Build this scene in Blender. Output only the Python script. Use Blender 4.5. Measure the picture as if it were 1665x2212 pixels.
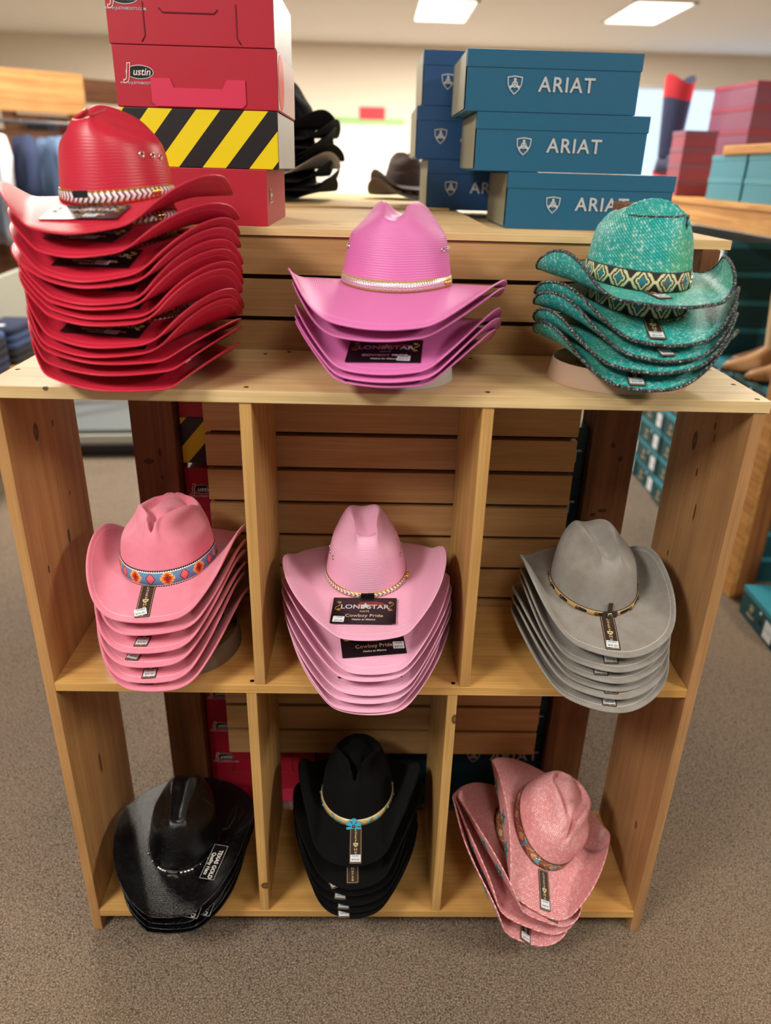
import bpy, bmesh, math, random
import numpy as np
from mathutils import Matrix, Vector
random.seed(7)
for _o in list(bpy.data.objects): bpy.data.objects.remove(_o)
S = bpy.context.scene
COL = S.collection
# ------------------------------------------------------------------ camera
CAM_C = Vector((0.59059, -1.12878, 1.55214))
CAM_R = Vector((0.999555, -0.015373, 0.025548)); CAM_U = Vector((-0.016772, 0.41856, 0.908034)); CAM_F = Vector((0.024652, 0.908059, -0.418116))
_cd = bpy.data.cameras.new('camera'); _co = bpy.data.objects.new('camera', _cd); COL.objects.link(_co)
_m = Matrix((( CAM_R.x, CAM_U.x, -CAM_F.x, CAM_C.x), (CAM_R.y, CAM_U.y, -CAM_F.y, CAM_C.y), (CAM_R.z, CAM_U.z, -CAM_F.z, CAM_C.z), (0, 0, 0, 1)))
_co.matrix_world = _m
_cd.sensor_fit = 'VERTICAL'; _cd.sensor_height = 24.0; _cd.lens = 24.0 * 1614.07 / 2212.0
_cd.clip_start = 0.05; _cd.clip_end = 60
_cd.dof.use_dof = True; _cd.dof.focus_distance = 1.36
_cd.dof.aperture_fstop = (_cd.lens / 1000.0) / 0.012
S.camera = _co
# ------------------------------------------------------------------ world: daylight outside the shop
W = bpy.data.worlds.new('world'); S.world = W; W.use_nodes = True
W.node_tree.nodes['Background'].inputs[0].default_value = (0.66, 0.82, 1.0, 1)
W.node_tree.nodes['Background'].inputs[1].default_value = 1.35
# ------------------------------------------------------------------ exposure
S.view_settings.view_transform = 'Standard'; S.view_settings.look = 'None'
S.view_settings.exposure = 0.0; S.view_settings.gamma = 1.0; S.view_settings.use_curve_mapping = False
LAMP_W = 68.0            # power of one ceiling panel
LAMP_COL = (1.0, 0.93, 0.82)
SHOP_COL = (1.0, 0.97, 0.92)
# ------------------------------------------------------------------ helpers
def lin(r, g, b):
    f = lambda c: (c/255/12.92) if c/255 <= .04045 else ((c/255+.055)/1.055)**2.4
    return (f(r), f(g), f(b), 1.0)
def empty(name, loc=(0, 0, 0), rot=None, parent=None):
    o = bpy.data.objects.new(name, None); COL.objects.link(o); o.empty_display_size = .02
    o.location = loc
    if rot is not None: o.rotation_euler = rot
    if parent: o.parent = parent
    return o
def tag(o, label, cat, group=None):
    o['label'] = label; o['category'] = cat
    if group: o['group'] = group
    return o
def thing(name, label, cat, loc=(0, 0, 0), rz=0, group=None):
    return tag(empty(name, loc, (0, 0, rz)), label, cat, group)
def struct(o): o['kind'] = 'structure'; return o
def obj(name, me, mat, parent=None, loc=None, mtx=None):
    """one mesh object; me is mesh data, shared when the same data is passed again"""
    o = bpy.data.objects.new(name, me); COL.objects.link(o)
    if mat is not None and len(me.materials) == 0: me.materials.append(mat)
    if parent: o.parent = parent
    if loc is not None: o.location = loc
    if mtx is not None: o.matrix_basis = mtx
    return o
def mesh(name, v, f, smooth=False, uv=None):
    me = bpy.data.meshes.new(name); me.from_pydata([tuple(map(float, p)) for p in v], [], f)
    if uv is not None:
        l = me.uv_layers.new(name='UVMap')
        idx = np.empty(len(me.loops), dtype=np.int32); me.loops.foreach_get('vertex_index', idx)
        l.data.foreach_set('uv', np.asarray(uv, dtype=np.float32)[idx].ravel())
    if smooth: me.polygons.foreach_set('use_smooth', [True]*len(me.polygons))
    me.update(); return me
_cache = {}
def box_me(sx, sy, sz, bev=.0015, ctr=(0, 0, 0)):
    """box of size s, base centre at ctr (z from 0 up)"""
    k = ('b', round(sx, 5), round(sy, 5), round(sz, 5), bev, ctr)
    bm = bmesh.new(); bmesh.ops.create_cube(bm, size=1)
    for v in bm.verts: v.co = Vector((v.co.x*sx+ctr[0], v.co.y*sy+ctr[1], (v.co.z+.5)*sz+ctr[2]))
    if bev: bmesh.ops.bevel(bm, geom=list(bm.edges), offset=bev, segments=2, affect='EDGES', profile=.6)
    me = bpy.data.meshes.new('box'); bm.to_mesh(me); bm.free(); return me
def span_me(x0, x1, y0, y1, z0, z1, bev=.0015):
    return box_me(x1-x0, y1-y0, z1-z0, bev, ((x0+x1)/2, (y0+y1)/2, z0))
def grid_me(name, P, closed_u=True, smooth=True, uv=None, cap=False):
    """P[j,i] grid of points; i wraps when closed_u"""
    nj, ni = P.shape[:2]; f = []
    n2 = ni if closed_u else ni-1
    for j in range(nj-1):
        for i in range(n2):
            a = j*ni+i; b = j*ni+(i+1) % ni
            f.append((a, b, b+ni, a+ni))
    v = P.reshape(-1, 3)
    if cap:
        f.append(tuple(range(ni-1, -1, -1))); f.append(tuple((nj-1)*ni+i for i in range(ni)))
    return mesh(name, v, f, smooth, None if uv is None else uv.reshape(-1, 2))
def tube_me(pts, r, seg=8, closed=False):
    pts = [Vector(p) for p in pts]; n = len(pts); rings = []
    up = Vector((0, 0, 1))
    for i, p in enumerate(pts):
        a = pts[(i-1) % n] if (closed or i > 0) else p; b = pts[(i+1) % n] if (closed or i < n-1) else p
        d = (b-a).normalized()
        x = d.cross(up)
        if x.length < 1e-3: x = d.cross(Vector((1, 0, 0)))
        x.normalize(); y = x.cross(d)
        rr = r[i] if hasattr(r, '__len__') else r
        rings.append([p+(x*math.cos(k*2*math.pi/seg)+y*math.sin(k*2*math.pi/seg))*rr for k in range(seg)])
    if closed: rings.append(rings[0])
    P = np.array([[tuple(q) for q in ring] for ring in rings])
    return grid_me('tube', P, True, True, None, not closed)
def lathe_me(prof, seg=20, sx=1, sy=1, smooth=True):
    P = np.array([[(r*sx*math.cos(a), r*sy*math.sin(a), z) for a in np.linspace(0, 2*math.pi, seg+1)[:-1]] for r, z in prof])
    return grid_me('lathe', P, True, smooth, None, True)
def sphere_me(r, sx=1, sy=1, sz=1, seg=10):
    return lathe_me([(max(r*math.sin(a), 1e-5), -r*math.cos(a)*sz) for a in np.linspace(0, math.pi, seg)], seg+2, sx, sy)
def prism_me(poly, h, bev=0):
    """extruded polygon in xy, thickness h upward"""
    n = len(poly); v = [(x, y, 0) for x, y in poly]+[(x, y, h) for x, y in poly]
    f = [tuple(range(n-1, -1, -1)), tuple(range(n, 2*n))]+[(i, (i+1) % n, n+(i+1) % n, n+i) for i in range(n)]
    return mesh('prism', v, f)
def star_poly(r, r2, n=5, rot=math.pi/2):
    return [((r if i % 2 == 0 else r2)*math.cos(rot+i*math.pi/n), (r if i % 2 == 0 else r2)*math.sin(rot+i*math.pi/n)) for i in range(2*n)]
def rrect(w, h, r, n=4):
    p = []
    for cx, cy, a0 in ((w/2-r, h/2-r, 0), (-w/2+r, h/2-r, 90), (-w/2+r, -h/2+r, 180), (w/2-r, -h/2+r, 270)):
        for i in range(n+1):
            a = math.radians(a0+90*i/n); p.append((cx+r*math.cos(a), cy+r*math.sin(a)))
    return p
def ellipse_poly(a, b, n=28): return [(a*math.cos(2*math.pi*i/n), b*math.sin(2*math.pi*i/n)) for i in range(n)]
def frame_me(poly_o, poly_i, h):
    n = len(poly_o)
    v = [(x, y, 0) for x, y in poly_o]+[(x, y, 0) for x, y in poly_i]+[(x, y, h) for x, y in poly_o]+[(x, y, h) for x, y in poly_i]
    f = []
    for i in range(n):
        k = (i+1) % n
        f += [(2*n+i, 2*n+k, 3*n+k, 3*n+i), (i, k, 2*n+k, 2*n+i), (n+k, n+i, 3*n+i, 3*n+k)]
    return mesh('frame', v, f)
def text_me(body, size, bold=0.0, shear=0.0, ext=.00012, spacing=1.0, line=1.0, align='CENTER'):
    k = ('t', body, size, bold, shear, ext, spacing, line, align)
    if k in _cache: return _cache[k]
    c = bpy.data.curves.new('lettering', 'FONT'); c.body = body; c.size = size; c.offset = bold*size; c.shear = shear
    c.extrude = ext; c.align_x = align; c.align_y = 'CENTER'; c.space_character = spacing; c.space_line = line; c.resolution_u = 3
    o = bpy.data.objects.new('lettering_tmp', c); COL.objects.link(o)
    me = bpy.data.meshes.new_from_object(o.evaluated_get(bpy.context.evaluated_depsgraph_get()))
    bpy.data.objects.remove(o); bpy.data.curves.remove(c)
    _cache[k] = me; return me
def cached(key, fn):
    if key not in _cache: _cache[key] = fn()
    return _cache[key]
def face_mtx(origin, xdir, ydir):
    x = Vector(xdir).normalized(); y = Vector(ydir).normalized(); z = x.cross(y); o = Vector(origin)
    return Matrix(((x.x, y.x, z.x, o.x), (x.y, y.y, z.y, o.y), (x.z, y.z, z.z, o.z), (0, 0, 0, 1)))
# ------------------------------------------------------------------ materials
class M:
    def __init__(s, name, col=(.8, .8, .8, 1), rough=.6, metal=0.0, spec=.5):
        s.m = bpy.data.materials.new(name); s.m.use_nodes = True; s.nt = s.m.node_tree
        s.b = s.nt.nodes['Principled BSDF']
        s.set('Base Color', col); s.set('Roughness', rough); s.set('Metallic', metal); s.set('Specular IOR Level', spec)
    def set(s, k, v):
        i = s.b.inputs[k]
        if isinstance(v, bpy.types.NodeSocket): s.nt.links.new(v, i)
        else: i.default_value = v
        return s
    def n(s, t, out=0, props=None, **ins):
        nd = s.nt.nodes.new('ShaderNode'+t)
        for k, v in (props or {}).items(): setattr(nd, k, v)
        for k, v in ins.items():
            k = int(k[1:]) if k[0] == '_' else k.replace('__', ' ')
            i = nd.inputs[k]
            if isinstance(v, bpy.types.NodeSocket): s.nt.links.new(v, i)
            else: i.default_value = v
        return nd.outputs[out]
    def mth(s, op, a, b=0.0, c=0.0): return s.n('Math', 0, {'operation': op}, _0=a, _1=b, _2=c)
    def co(s, kind='Object'): return s.n('TexCoord', kind)
    def map(s, v, sc=(1, 1, 1), rot=(0, 0, 0), loc=(0, 0, 0)): return s.n('Mapping', Vector=v, Location=loc, Rotation=rot, Scale=sc)
    def ramp(s, fac, stops, mode='LINEAR'):
        nd = s.nt.nodes.new('ShaderNodeValToRGB'); cr = nd.color_ramp; cr.interpolation = mode
        while len(cr.elements) < len(stops): cr.elements.new(.5)
        for e, (p, c) in zip(cr.elements, stops): e.position = p; e.color = c if len(c) == 4 else (*c, 1)
        s.nt.links.new(fac, nd.inputs[0]); return nd.outputs[0]
    def mix(s, fac, a, b, mode='MIX'):
        nd = s.nt.nodes.new('ShaderNodeMix'); nd.data_type = 'RGBA'; nd.blend_type = mode
        for i, v in ((0, fac), (6, a), (7, b)):
            if isinstance(v, bpy.types.NodeSocket): s.nt.links.new(v, nd.inputs[i])
            else: nd.inputs[i].default_value = v
        return nd.outputs[2]
    def sep(s, v):
        nd = s.nt.nodes.new('ShaderNodeSeparateXYZ'); s.nt.links.new(v, nd.inputs[0]); return nd.outputs
    def comb(s, x, y, z=0.0): return s.n('CombineXYZ', X=x, Y=y, Z=z)
    def bump(s, h, strength=.3, dist=.001):
        s.set('Normal', s.n('Bump', Strength=strength, Distance=dist, Height=h)); return s
    def noise(s, v, scale=5., detail=3., rough=.5, out=0): return s.n('TexNoise', out, Vector=v, Scale=scale, Detail=detail, Roughness=rough)
W3 = (1, 1, 1, 1)
def plain(name, rgb, rough=.6, metal=0.0, spec=.5):
    return cached(('m', name), lambda: M(name, lin(*rgb), rough, metal, spec).m)
def wood(name, light, dark, axis='x', rough=.45, knots=(), fine=1.0, figure=1.0):
    """board wood with the grain along axis; knots = (centre xyz, half sizes along/across) in local metres"""
    a = M(name, rough=rough, spec=.35)
    oc = a.co('Object'); rnd = a.n('ObjectInfo', 5)
    off = a.comb(a.mth('MULTIPLY', rnd, 13.), a.mth('MULTIPLY', rnd, 7.), a.mth('MULTIPLY', rnd, 5.))
    v = a.n('VectorMath', 0, {'operation': 'ADD'}, _0=oc, _1=off)
    sc = {'x': (1.1, 1, 1), 'y': (1, 1.1, 1), 'z': (1, 1, 1.1)}[axis]
    st = lambda k: tuple(.45 if c != 1 else k for c in sc)
    warp = a.noise(a.map(v, st(3.)), 1.6, 2.)
    wv = a.n('VectorMath', 0, {'operation': 'ADD'}, _0=a.map(v, st(16.)), _1=a.n('VectorMath', 0, {'operation': 'SCALE'}, _0=a.n('TexNoise', 1, Vector=a.map(v, st(3.)), Scale=1.6), Scale=1.6*figure))
    g1 = a.noise(wv, 2.2, 4., .6)
    g2 = a.noise(a.map(v, tuple(5 if c != 1 else 300 for c in sc)), 1.0, 2.)
    g3 = a.noise(v, 4.5, 3., .6)
    mid = tuple((l+d)/2 for l, d in zip(light, dark))
    c = a.ramp(g1, [(.25, lin(*dark)), (.45, lin(*mid)), (.6, lin(*light))])
    c = a.mix(a.ramp(g2, [(.35, (.3*fine,)*3), (.6, (0, 0, 0))]), c, tuple(x*.6 for x in lin(*dark)[:3])+(1,))
    c = a.mix(a.ramp(g3, [(.38, (.22,)*3), (.62, (0, 0, 0))]), c, tuple(x*.7 for x in lin(*dark)[:3])+(1,))
    ax = 'xyz'.index(axis)
    for (kx, ky, kz, sa, sb) in knots:
        s3 = [1/sb]*3; s3[ax] = 1/sa
        d = a.n('VectorMath', 1, {'operation': 'LENGTH'}, _0=a.n('VectorMath', 0, {'operation': 'MULTIPLY'}, _0=a.n('VectorMath', 0, {'operation': 'SUBTRACT'}, _0=oc, _1=(kx, ky, kz)), _1=tuple(s3)))
        d = a.mth('ADD', d, a.mth('MULTIPLY', a.mth('SUBTRACT', g3, .5), .5))
        c = a.mix(a.ramp(d, [(.0, (.55,)*3), (.4, (.75,)*3), (.7, (.92,)*3), (1., (0, 0, 0))]), c, lin(44, 26, 14))
    a.set('Base Color', c); a.bump(g2, .12, .0006)
    a.set('Roughness', a.n('MapRange', 0, None, Value=g1, _1=.3, _2=.7, _3=rough+.12, _4=rough-.08))
    return a.m
# ------------------------------------------------------------------ the room
def carpet():
    a = M('carpet', rough=.95, spec=.08); oc = a.co()
    n1 = a.noise(oc, 260., 2.5, .75); n2 = a.noise(oc, 120., 2.); n3 = a.noise(oc, 1.2, 2.); n4 = a.n('TexVoronoi', 0, {'feature': 'F1'}, Vector=oc, Scale=330.)
    c = a.ramp(n1, [(.30, lin(48, 42, 39)), (.45, lin(112, 102, 93)), (.55, lin(142, 130, 118)), (.70, lin(194, 181, 165))])
    c = a.mix(a.ramp(n2, [(.45, (0, 0, 0)), (.7, (.45,)*3)]), c, lin(146, 116, 88))
    c = a.mix(a.ramp(n4, [(.0, (0, 0, 0)), (.5, (0, 0, 0)), (.8, (.75,)*3)]), c, lin(48, 43, 42))
    c = a.mix(a.ramp(n3, [(.35, (0, 0, 0)), (.65, (.2,)*3)]), c, lin(160, 134, 100))
    a.set('Base Color', c); a.bump(n1, .9, .004); return a.m
def plaster(name, rgb):
    a = M(name, lin(*rgb), .9, 0, .2); a.bump(a.noise(a.co(), 60., 3.), .15, .002); return a.m
RX0, RX1, RY0, RY1, RZ = -5.2, 8.4, -4.2, 10.9, 3.1
struct(obj('floor', span_me(RX0, RX1, RY0, RY1, -.05, 0, 0), carpet()))
WALL = plaster('wall_paint', (222, 212, 196))
struct(obj('ceiling', span_me(RX0, RX1, RY0, RY1, RZ, RZ+.05, 0), plaster('ceiling_tile', (232, 230, 228))))
struct(obj('wall_left', span_me(RX0-.1, RX0, RY0, RY1, 0, RZ, 0), WALL))
wr = struct(obj('wall_right', span_me(RX1, RX1+.1, RY0, RY1, 0, RZ, 0), WALL))
wf = struct(empty('wall_front_added', (0, RY0, 0)))  # unseen wall behind the camera, added with an opening sized to limit sky fill
for x0, x1, z0, z1 in ((-2.5, RX1, 0, RZ), (RX0, -2.5, 0, .4), (RX0, -2.5, 2.75, RZ)): obj('wall_section', span_me(x0, x1, -.1, 0, z0, z1, 0), plaster('added_wall_paint', (140, 132, 122)), wf)  # dark paint keeps light bounced off this added wall low
wn2 = struct(empty('window_2', (0, RY0, 0)))
for x in (RX0+.03, -3.8, -2.53): obj('window_frame', span_me(x-.03, x+.03, -.08, -.02, .4, 2.75, .004), plain('window_frame_paint', (225, 225, 222), .5), wn2)
def portal(x0, x1, z0, z1, y, face):
    L = bpy.data.lights.new('daylight_portal', 'AREA'); L.shape = 'RECTANGLE'; L.size = x1-x0; L.size_y = z1-z0; L.cycles.is_portal = True
    o = bpy.data.objects.new('daylight_portal', L); COL.objects.link(o); o.location = ((x0+x1)/2, y, (z0+z1)/2); o.rotation_euler = (face*math.pi/2, 0, 0)
portal(RX0, -2.5, .4, 2.75, RY0-.02, 1)
wb = struct(empty('wall_back', (0, RY1, 0)))
WX0, WX1, WZ0, WZ1 = 4.25, 8.1, .9, 2.72
for x0, x1, z0, z1 in ((RX0, WX0, 0, RZ), (WX1, RX1, 0, RZ), (WX0, WX1, 0, WZ0), (WX0, WX1, WZ1, RZ)):
    obj('wall_section', span_me(x0, x1, 0, .1, z0, z1, 0), WALL, wb)
win = struct(empty('window_1', (0, RY1, 0)))
FR = plain('window_frame_paint', (225, 225, 222), .5)
for x0, x1, z0, z1 in ((WX0, WX1, WZ0, WZ0+.06), (WX0, WX1, WZ1-.06, WZ1), (WX0, WX0+.06, WZ0, WZ1), (WX1-.06, WX1, WZ0, WZ1), (6.3, 6.36, WZ0, WZ1)):
    obj('window_frame', span_me(x0, x1, .02, .08, z0, z1, .004), FR, win)
def glass():
    a = M('window_glass', (1, 1, 1, 1), .0); a.set('Transmission Weight', 1.0); a.set('IOR', 1.0); return a.m
GL = glass()
for x0, x1 in ((WX0+.05, 6.31), (6.35, WX1-.05)): obj('pane', span_me(x0, x1, .045, .05, WZ0+.05, WZ1-.05, 0), GL, win)
portal(WX0, WX1, WZ0, WZ1, RY1+.05, -1)
# ceiling light panels
DIFF = M('light_diffuser', (1, 1, 1, 1), .5); DIFF.set('Emission Color', (1., .95, .86, 1)); DIFF.set('Emission Strength', 3.2)
DIFFM = DIFF.m
TFR = plain('light_frame', (235, 235, 230), .5)
def troffer(x, y, label, power=1.0, wide=.62, long=1.22):
    t = thing('ceiling_light', label, 'ceiling light', (x, y, RZ), 0, 'ceiling light panels')
    for a, b, c, d in ((-wide/2, wide/2, -long/2, -long/2+.03), (-wide/2, wide/2, long/2-.03, long/2), (-wide/2, -wide/2+.03, -long/2, long/2), (wide/2-.03, wide/2, -long/2, long/2)):
        obj('frame', span_me(a, b, c, d, -.02, 0, 0), TFR, t)
    obj('diffuser', span_me(-wide/2+.03, wide/2-.03, -long/2+.03, long/2-.03, -.012, -.002, 0), DIFFM, t)
    L = bpy.data.lights.new('panel_lamp', 'AREA'); L.shape = 'RECTANGLE'; L.size = wide-.06; L.size_y = long-.06
    L.energy = LAMP_W*power; L.color = LAMP_COL
    lo = bpy.data.objects.new('panel_lamp', L); COL.objects.link(lo); lo.parent = t; lo.location = (0, 0, -.03)
troffer(-1.15, -1.8, 'ceiling light panel over the aisle, left of the shelf front', 1.6)
troffer(3.3, -1.55, 'ceiling light panel over the aisle, right of the shelf front', 1.35)
troffer(1.05, -1.7, 'ceiling light panel straight above the aisle in front of the shelf', .2)
troffer(-1.15, 3.2, 'ceiling light panel above the clothes racks at the left', 1.5)
troffer(1.2, 3.4, 'ceiling light panel behind the hat shelf above the long table', 1.2)
troffer(3.4, 3.3, 'ceiling light panel above the side table of boots', 1.5)
troffer(1.32, 8.35, 'far ceiling light panel seen above the centre of the picture', 3.2)
troffer(3.42, 8.1, 'far ceiling light panel seen above the blue boot boxes', 3.2)
troffer(-1.6, 8.2, 'far ceiling light panel behind the red boot boxes', 3.2)
# ------------------------------------------------------------------ the shelf unit
SW, T, TP, SH, ZM, ZB, SD = 1.219, .019, .0193, 1.2346, .6743, .0629, .286
PL, PD = (200, 152, 98), (174, 128, 80)
shelf = thing('shelf_unit', 'open pine shelf unit with six compartments holding stacks of hats', 'shelf')
obj('top_board', span_me(-.004, SW+.004, -.002, SD, SH-T, SH, .0012), wood('pine_top', (232, 206, 156), (212, 178, 122), 'x', .42, [(.095, 0, 1.232, .006, .005), (.25, .2, SH, .02, .008)]), shelf)
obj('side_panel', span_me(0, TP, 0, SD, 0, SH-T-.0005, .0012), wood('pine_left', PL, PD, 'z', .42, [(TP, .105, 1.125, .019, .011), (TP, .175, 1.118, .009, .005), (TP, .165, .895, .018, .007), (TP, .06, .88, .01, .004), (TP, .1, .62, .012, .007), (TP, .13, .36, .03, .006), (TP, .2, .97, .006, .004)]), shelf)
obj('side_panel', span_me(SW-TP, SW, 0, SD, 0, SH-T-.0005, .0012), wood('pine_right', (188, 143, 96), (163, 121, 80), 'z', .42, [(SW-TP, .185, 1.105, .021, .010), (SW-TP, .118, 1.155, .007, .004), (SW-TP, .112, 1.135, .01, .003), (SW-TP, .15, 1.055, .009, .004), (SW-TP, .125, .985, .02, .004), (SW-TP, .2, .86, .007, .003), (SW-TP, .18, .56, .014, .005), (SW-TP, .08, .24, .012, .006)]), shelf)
PINE = wood('pine_shelf', (222, 176, 106), (196, 146, 80), 'x', .38)
PINEV = wood('pine_divider', (214, 172, 108), (186, 140, 82), 'z', .42, [(.385, 0, .14, .012, .012), (.7645, 0, .598, .014, .007), (.39, .06, .19, .03, .006), (.407, .22, .93, .02, .004), (.407, .2, 1.1, .02, .003)])
obj('shelf', span_me(TP, SW-TP, 0, SD, ZM-T, ZM, .0012), PINE, shelf)
obj('shelf', span_me(TP, SW-TP, 0, SD, ZB-T, ZB, .0012), PINE, shelf)
XUL, XUR, XLL, XLR = .3883, .7686, .3708, .7478
for x in (XUL, XUR): obj('divider', span_me(x, x+T, .001, SD, ZM, SH-T, .0012), PINEV, shelf)
for x in (XLL, XLR): obj('divider', span_me(x, x+T, .001, SD, ZB, ZM-T, .0012), PINEV, shelf)
SCREW = plain('dark_screw', (40, 36, 32), .5, .6)
scr = cached('screw', lambda: lathe_me([(.0001, .0003), (.0042, .0003), (.0042, -.001), (.0001, -.001)][::-1], 12))
for x, y, z in ((1.205, .012, SH), (1.206, .10, SH), (1.205, .2, SH), (.778, .02, SH), (.778, .25, SH), (.398, .25, SH), (.398, .02, SH), (.01, .1, SH), (.381, .012, ZM), (.758, .012, ZM), (.44, .27, SH), (.7, .262, SH)):
    obj('screw', scr, SCREW, shelf, (x, y, z))
# ------------------------------------------------------------------ slat wall, posts and deck behind the shelf
SLATM = wood('slat_wood', (198, 158, 108), (176, 134, 86), 'x', .5, fine=.8, figure=1.6)
sw = thing('slat_wall', 'wooden slat wall of horizontal boards standing behind the hat shelf', 'slat wall')
z = 1.4365
GAPM = plain('slat_groove_wood', (70, 58, 40), .8)
for i in range(16):
    z0 = 1.4365-(i+1)*.0753+.0088
    s = obj('slat', cached('slat', lambda: span_me(.2635, 1.0135, .296, .315, 0, .0665, .001)), SLATM, sw, (0, 0, z0))
obj('backing_board', span_me(.272, 1.005, .3155, .3255, .24, 1.43, 0), GAPM, sw)
for x in (.30, .97): obj('batten', span_me(x-.02, x+.02, .3255, .3445, .245, 1.436, .001), PINEV, sw)
POST = wood('stained_post', (132, 88, 56), (98, 62, 38), 'z', .5, [(.16, .335, 1.005, .011, .004), (.135, .335, .985, .006, .012), (.16, .335, .95, .005, .004), (.12, .335, .42, .006, .01), (1.1, .335, 1.04, .007, .005), (1.12, .335, 1.01, .007, .006), (1.1, .335, .89, .005, .012), (1.08, .335, .88, .005, .007)])
fx = thing('display_table', 'tall wooden display table with stained posts and plywood top behind the slat wall', 'table')
for x0, x1 in ((.106, .194), (1.055, 1.15)):
    obj('post', span_me(x0, x1, .335, .425, 0, 1.505 if x0 > 1 else 1.43, .003), POST, fx)
    obj('post', span_me(x0, x1, 2.2, 2.29, 0, 1.41, .003), POST, fx)
PLY = wood('plywood', (240, 212, 158), (214, 178, 120), 'x', .55, [(.52, .42, 1.45, .012, .004), (.6, .29, 1.444, .022, .006)], fine=.7)
obj('table_top', span_me(.16, 1.02, .29, .42, 1.4375, 1.45, .0006), PLY, fx)
obj('table_top', span_me(.1, .825, .4205, 2.3, 1.4375, 1.45, .0006), PLY, fx)
obj('lower_deck', span_me(.1, 1.05, .43, 2.3, 1.411, 1.43, .0006), PLY, fx)
obj('lower_deck', span_me(1.05, 1.36, .55, 2.3, 1.411, 1.43, .0006), PLY, fx)
obj('loose_sheet', span_me(.2, .8, 1.05, 2.2, 1.4505, 1.456, .0006), PLY, fx)
obj('apron', span_me(1.3, 1.34, .55, 2.3, 1.33, 1.41, .002), POST, fx)
# ------------------------------------------------------------------ hats
def sstep(a, b, x):
    t = np.clip((x-a)/(b-a), 0, 1); return t*t*(3-2*t)
DEF = dict(ss=1., dc=.027, wc=.021, dd=.022, xd=.062, yd=-.035, ly=.06, tw=.05, cy=0.)
def brim_s(P, t, s):
    c, sn = np.cos(t), np.sin(t); n = 2.0/P['nb']
    B = np.where(sn < 0, P['Bf'], P['Bb'])
    ox = P['A']*np.sign(c)*np.abs(c)**n; oy = B*np.sign(sn)*np.abs(sn)**n
    ix = P['ax']*c; iy = P['by']*sn
    return fold(P, ix+(ox-ix)*s, iy+(oy-iy)*s)
def fold(P, p, q):
    B = np.where(q < 0, P['Bf'], P['Bb']); qq = q/B
    u = np.abs(p); f = np.maximum(np.where(p < 0, P['fL'], P['fR'])*(1-P['fo']*qq*qq), 1e-4)
    u0 = np.maximum(P['u0']*(1+P['uc']*q/P['Bf']), .02)
    l = np.maximum(u-u0, 0); a = np.minimum(l/P['rho'], f); rest = np.maximum(l-P['rho']*a, 0)
    x = np.where(u > u0, u0+P['rho']*np.sin(a)+rest*np.cos(a), u)
    z = P['rho']*(1-np.cos(a))+rest*np.sin(a)-np.where(q < 0, P['dF'], P['dB'])*np.abs(qq)**1.7
    return np.stack([np.sign(p)*x, q, z], -1)
def crown_s(P, t, w):
    c, sn = np.cos(t), np.sin(t); al = w*np.pi/2; e = P['e']
    rad = np.where(w >= 1, 0, np.maximum(np.cos(al), 0)**e); zz = np.sin(al)**e
    x = P['ax']*rad*c*(1-P['tx']*zz); y = P['by']*rad*sn*(1-P['ty']*zz)
    z = P['H']*zz*(1+P['slope']*y/P['by'])
    zb = brim_s(P, t, np.zeros_like(t))[..., 2]
    y = y+P['lean']*zz; top = sstep(.55, 1., zz)
    cc, cs = math.cos(P['cy']), math.sin(P['cy']); x, y = x*cc+y*cs, -x*cs+y*cc; yy = y/P['by']
    if P['crease'] == 'cattle':
        g = sstep(-.92, -.5, yy)*(1-.55*sstep(.2, .95, yy))
        z = z-top*P['dc']*np.exp(-(x/P['wc'])**2)*g
        gy = np.exp(-((y-P['yd'])/P['ly'])**2)
        m = np.exp(-((zz-.86)/.17)**2)*gy*sstep(.012, .04, np.abs(x))
        x = x-np.sign(x)*P['dd']*m
        z = z-.8*P['dd']*np.exp(-((np.abs(x)-P['xd'])/.026)**2)*gy*top
    else:
        wd = P['tw']*np.clip((yy+.82)/1.1, .02, 1)**.85*np.sqrt(np.clip(1-(np.maximum(yy-.2, 0)/.58)**2, 0, 1))+.002
        r = np.abs(x)/wd
        ins = (1-sstep(.72, 1.2, r))*sstep(-.98, -.72, yy)*(1-sstep(.62, .85, yy))
        dome = 1-.55*(1-np.clip(r/.85, 0, 1)**2)*sstep(-.5, .0, yy)
        z = z-top*P['dc']*ins*dome
        m = np.exp(-((zz-.84)/.2)**2)*np.exp(-((y-P['yd'])/P['ly'])**2)*sstep(.004, .03, np.abs(x))
        x = x-np.sign(x)*P['dd']*m; z = z-.5*P['dd']*m
    x, y = x*cc-y*cs, x*cs+y*cc
    z = z+zb*(1-np.clip(zz, 0, 1))**2
    return np.stack([x, y, z], -1)
def w_at(P, z): return 2/np.pi*np.arcsin(np.clip((z/P['H'])**(1/P['e']), 0, 1))
def brim_nrm(P, t, s):
    h = 1e-3
    dt = brim_s(P, t+h, s)-brim_s(P, t-h, s); ds = brim_s(P, t, s+h)-brim_s(P, t, s-h)
    n = np.cross(ds, dt); n /= np.linalg.norm(n, axis=-1, keepdims=True)+1e-12
    return n, ds/(np.linalg.norm(ds, axis=-1, keepdims=True)+1e-12)
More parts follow.
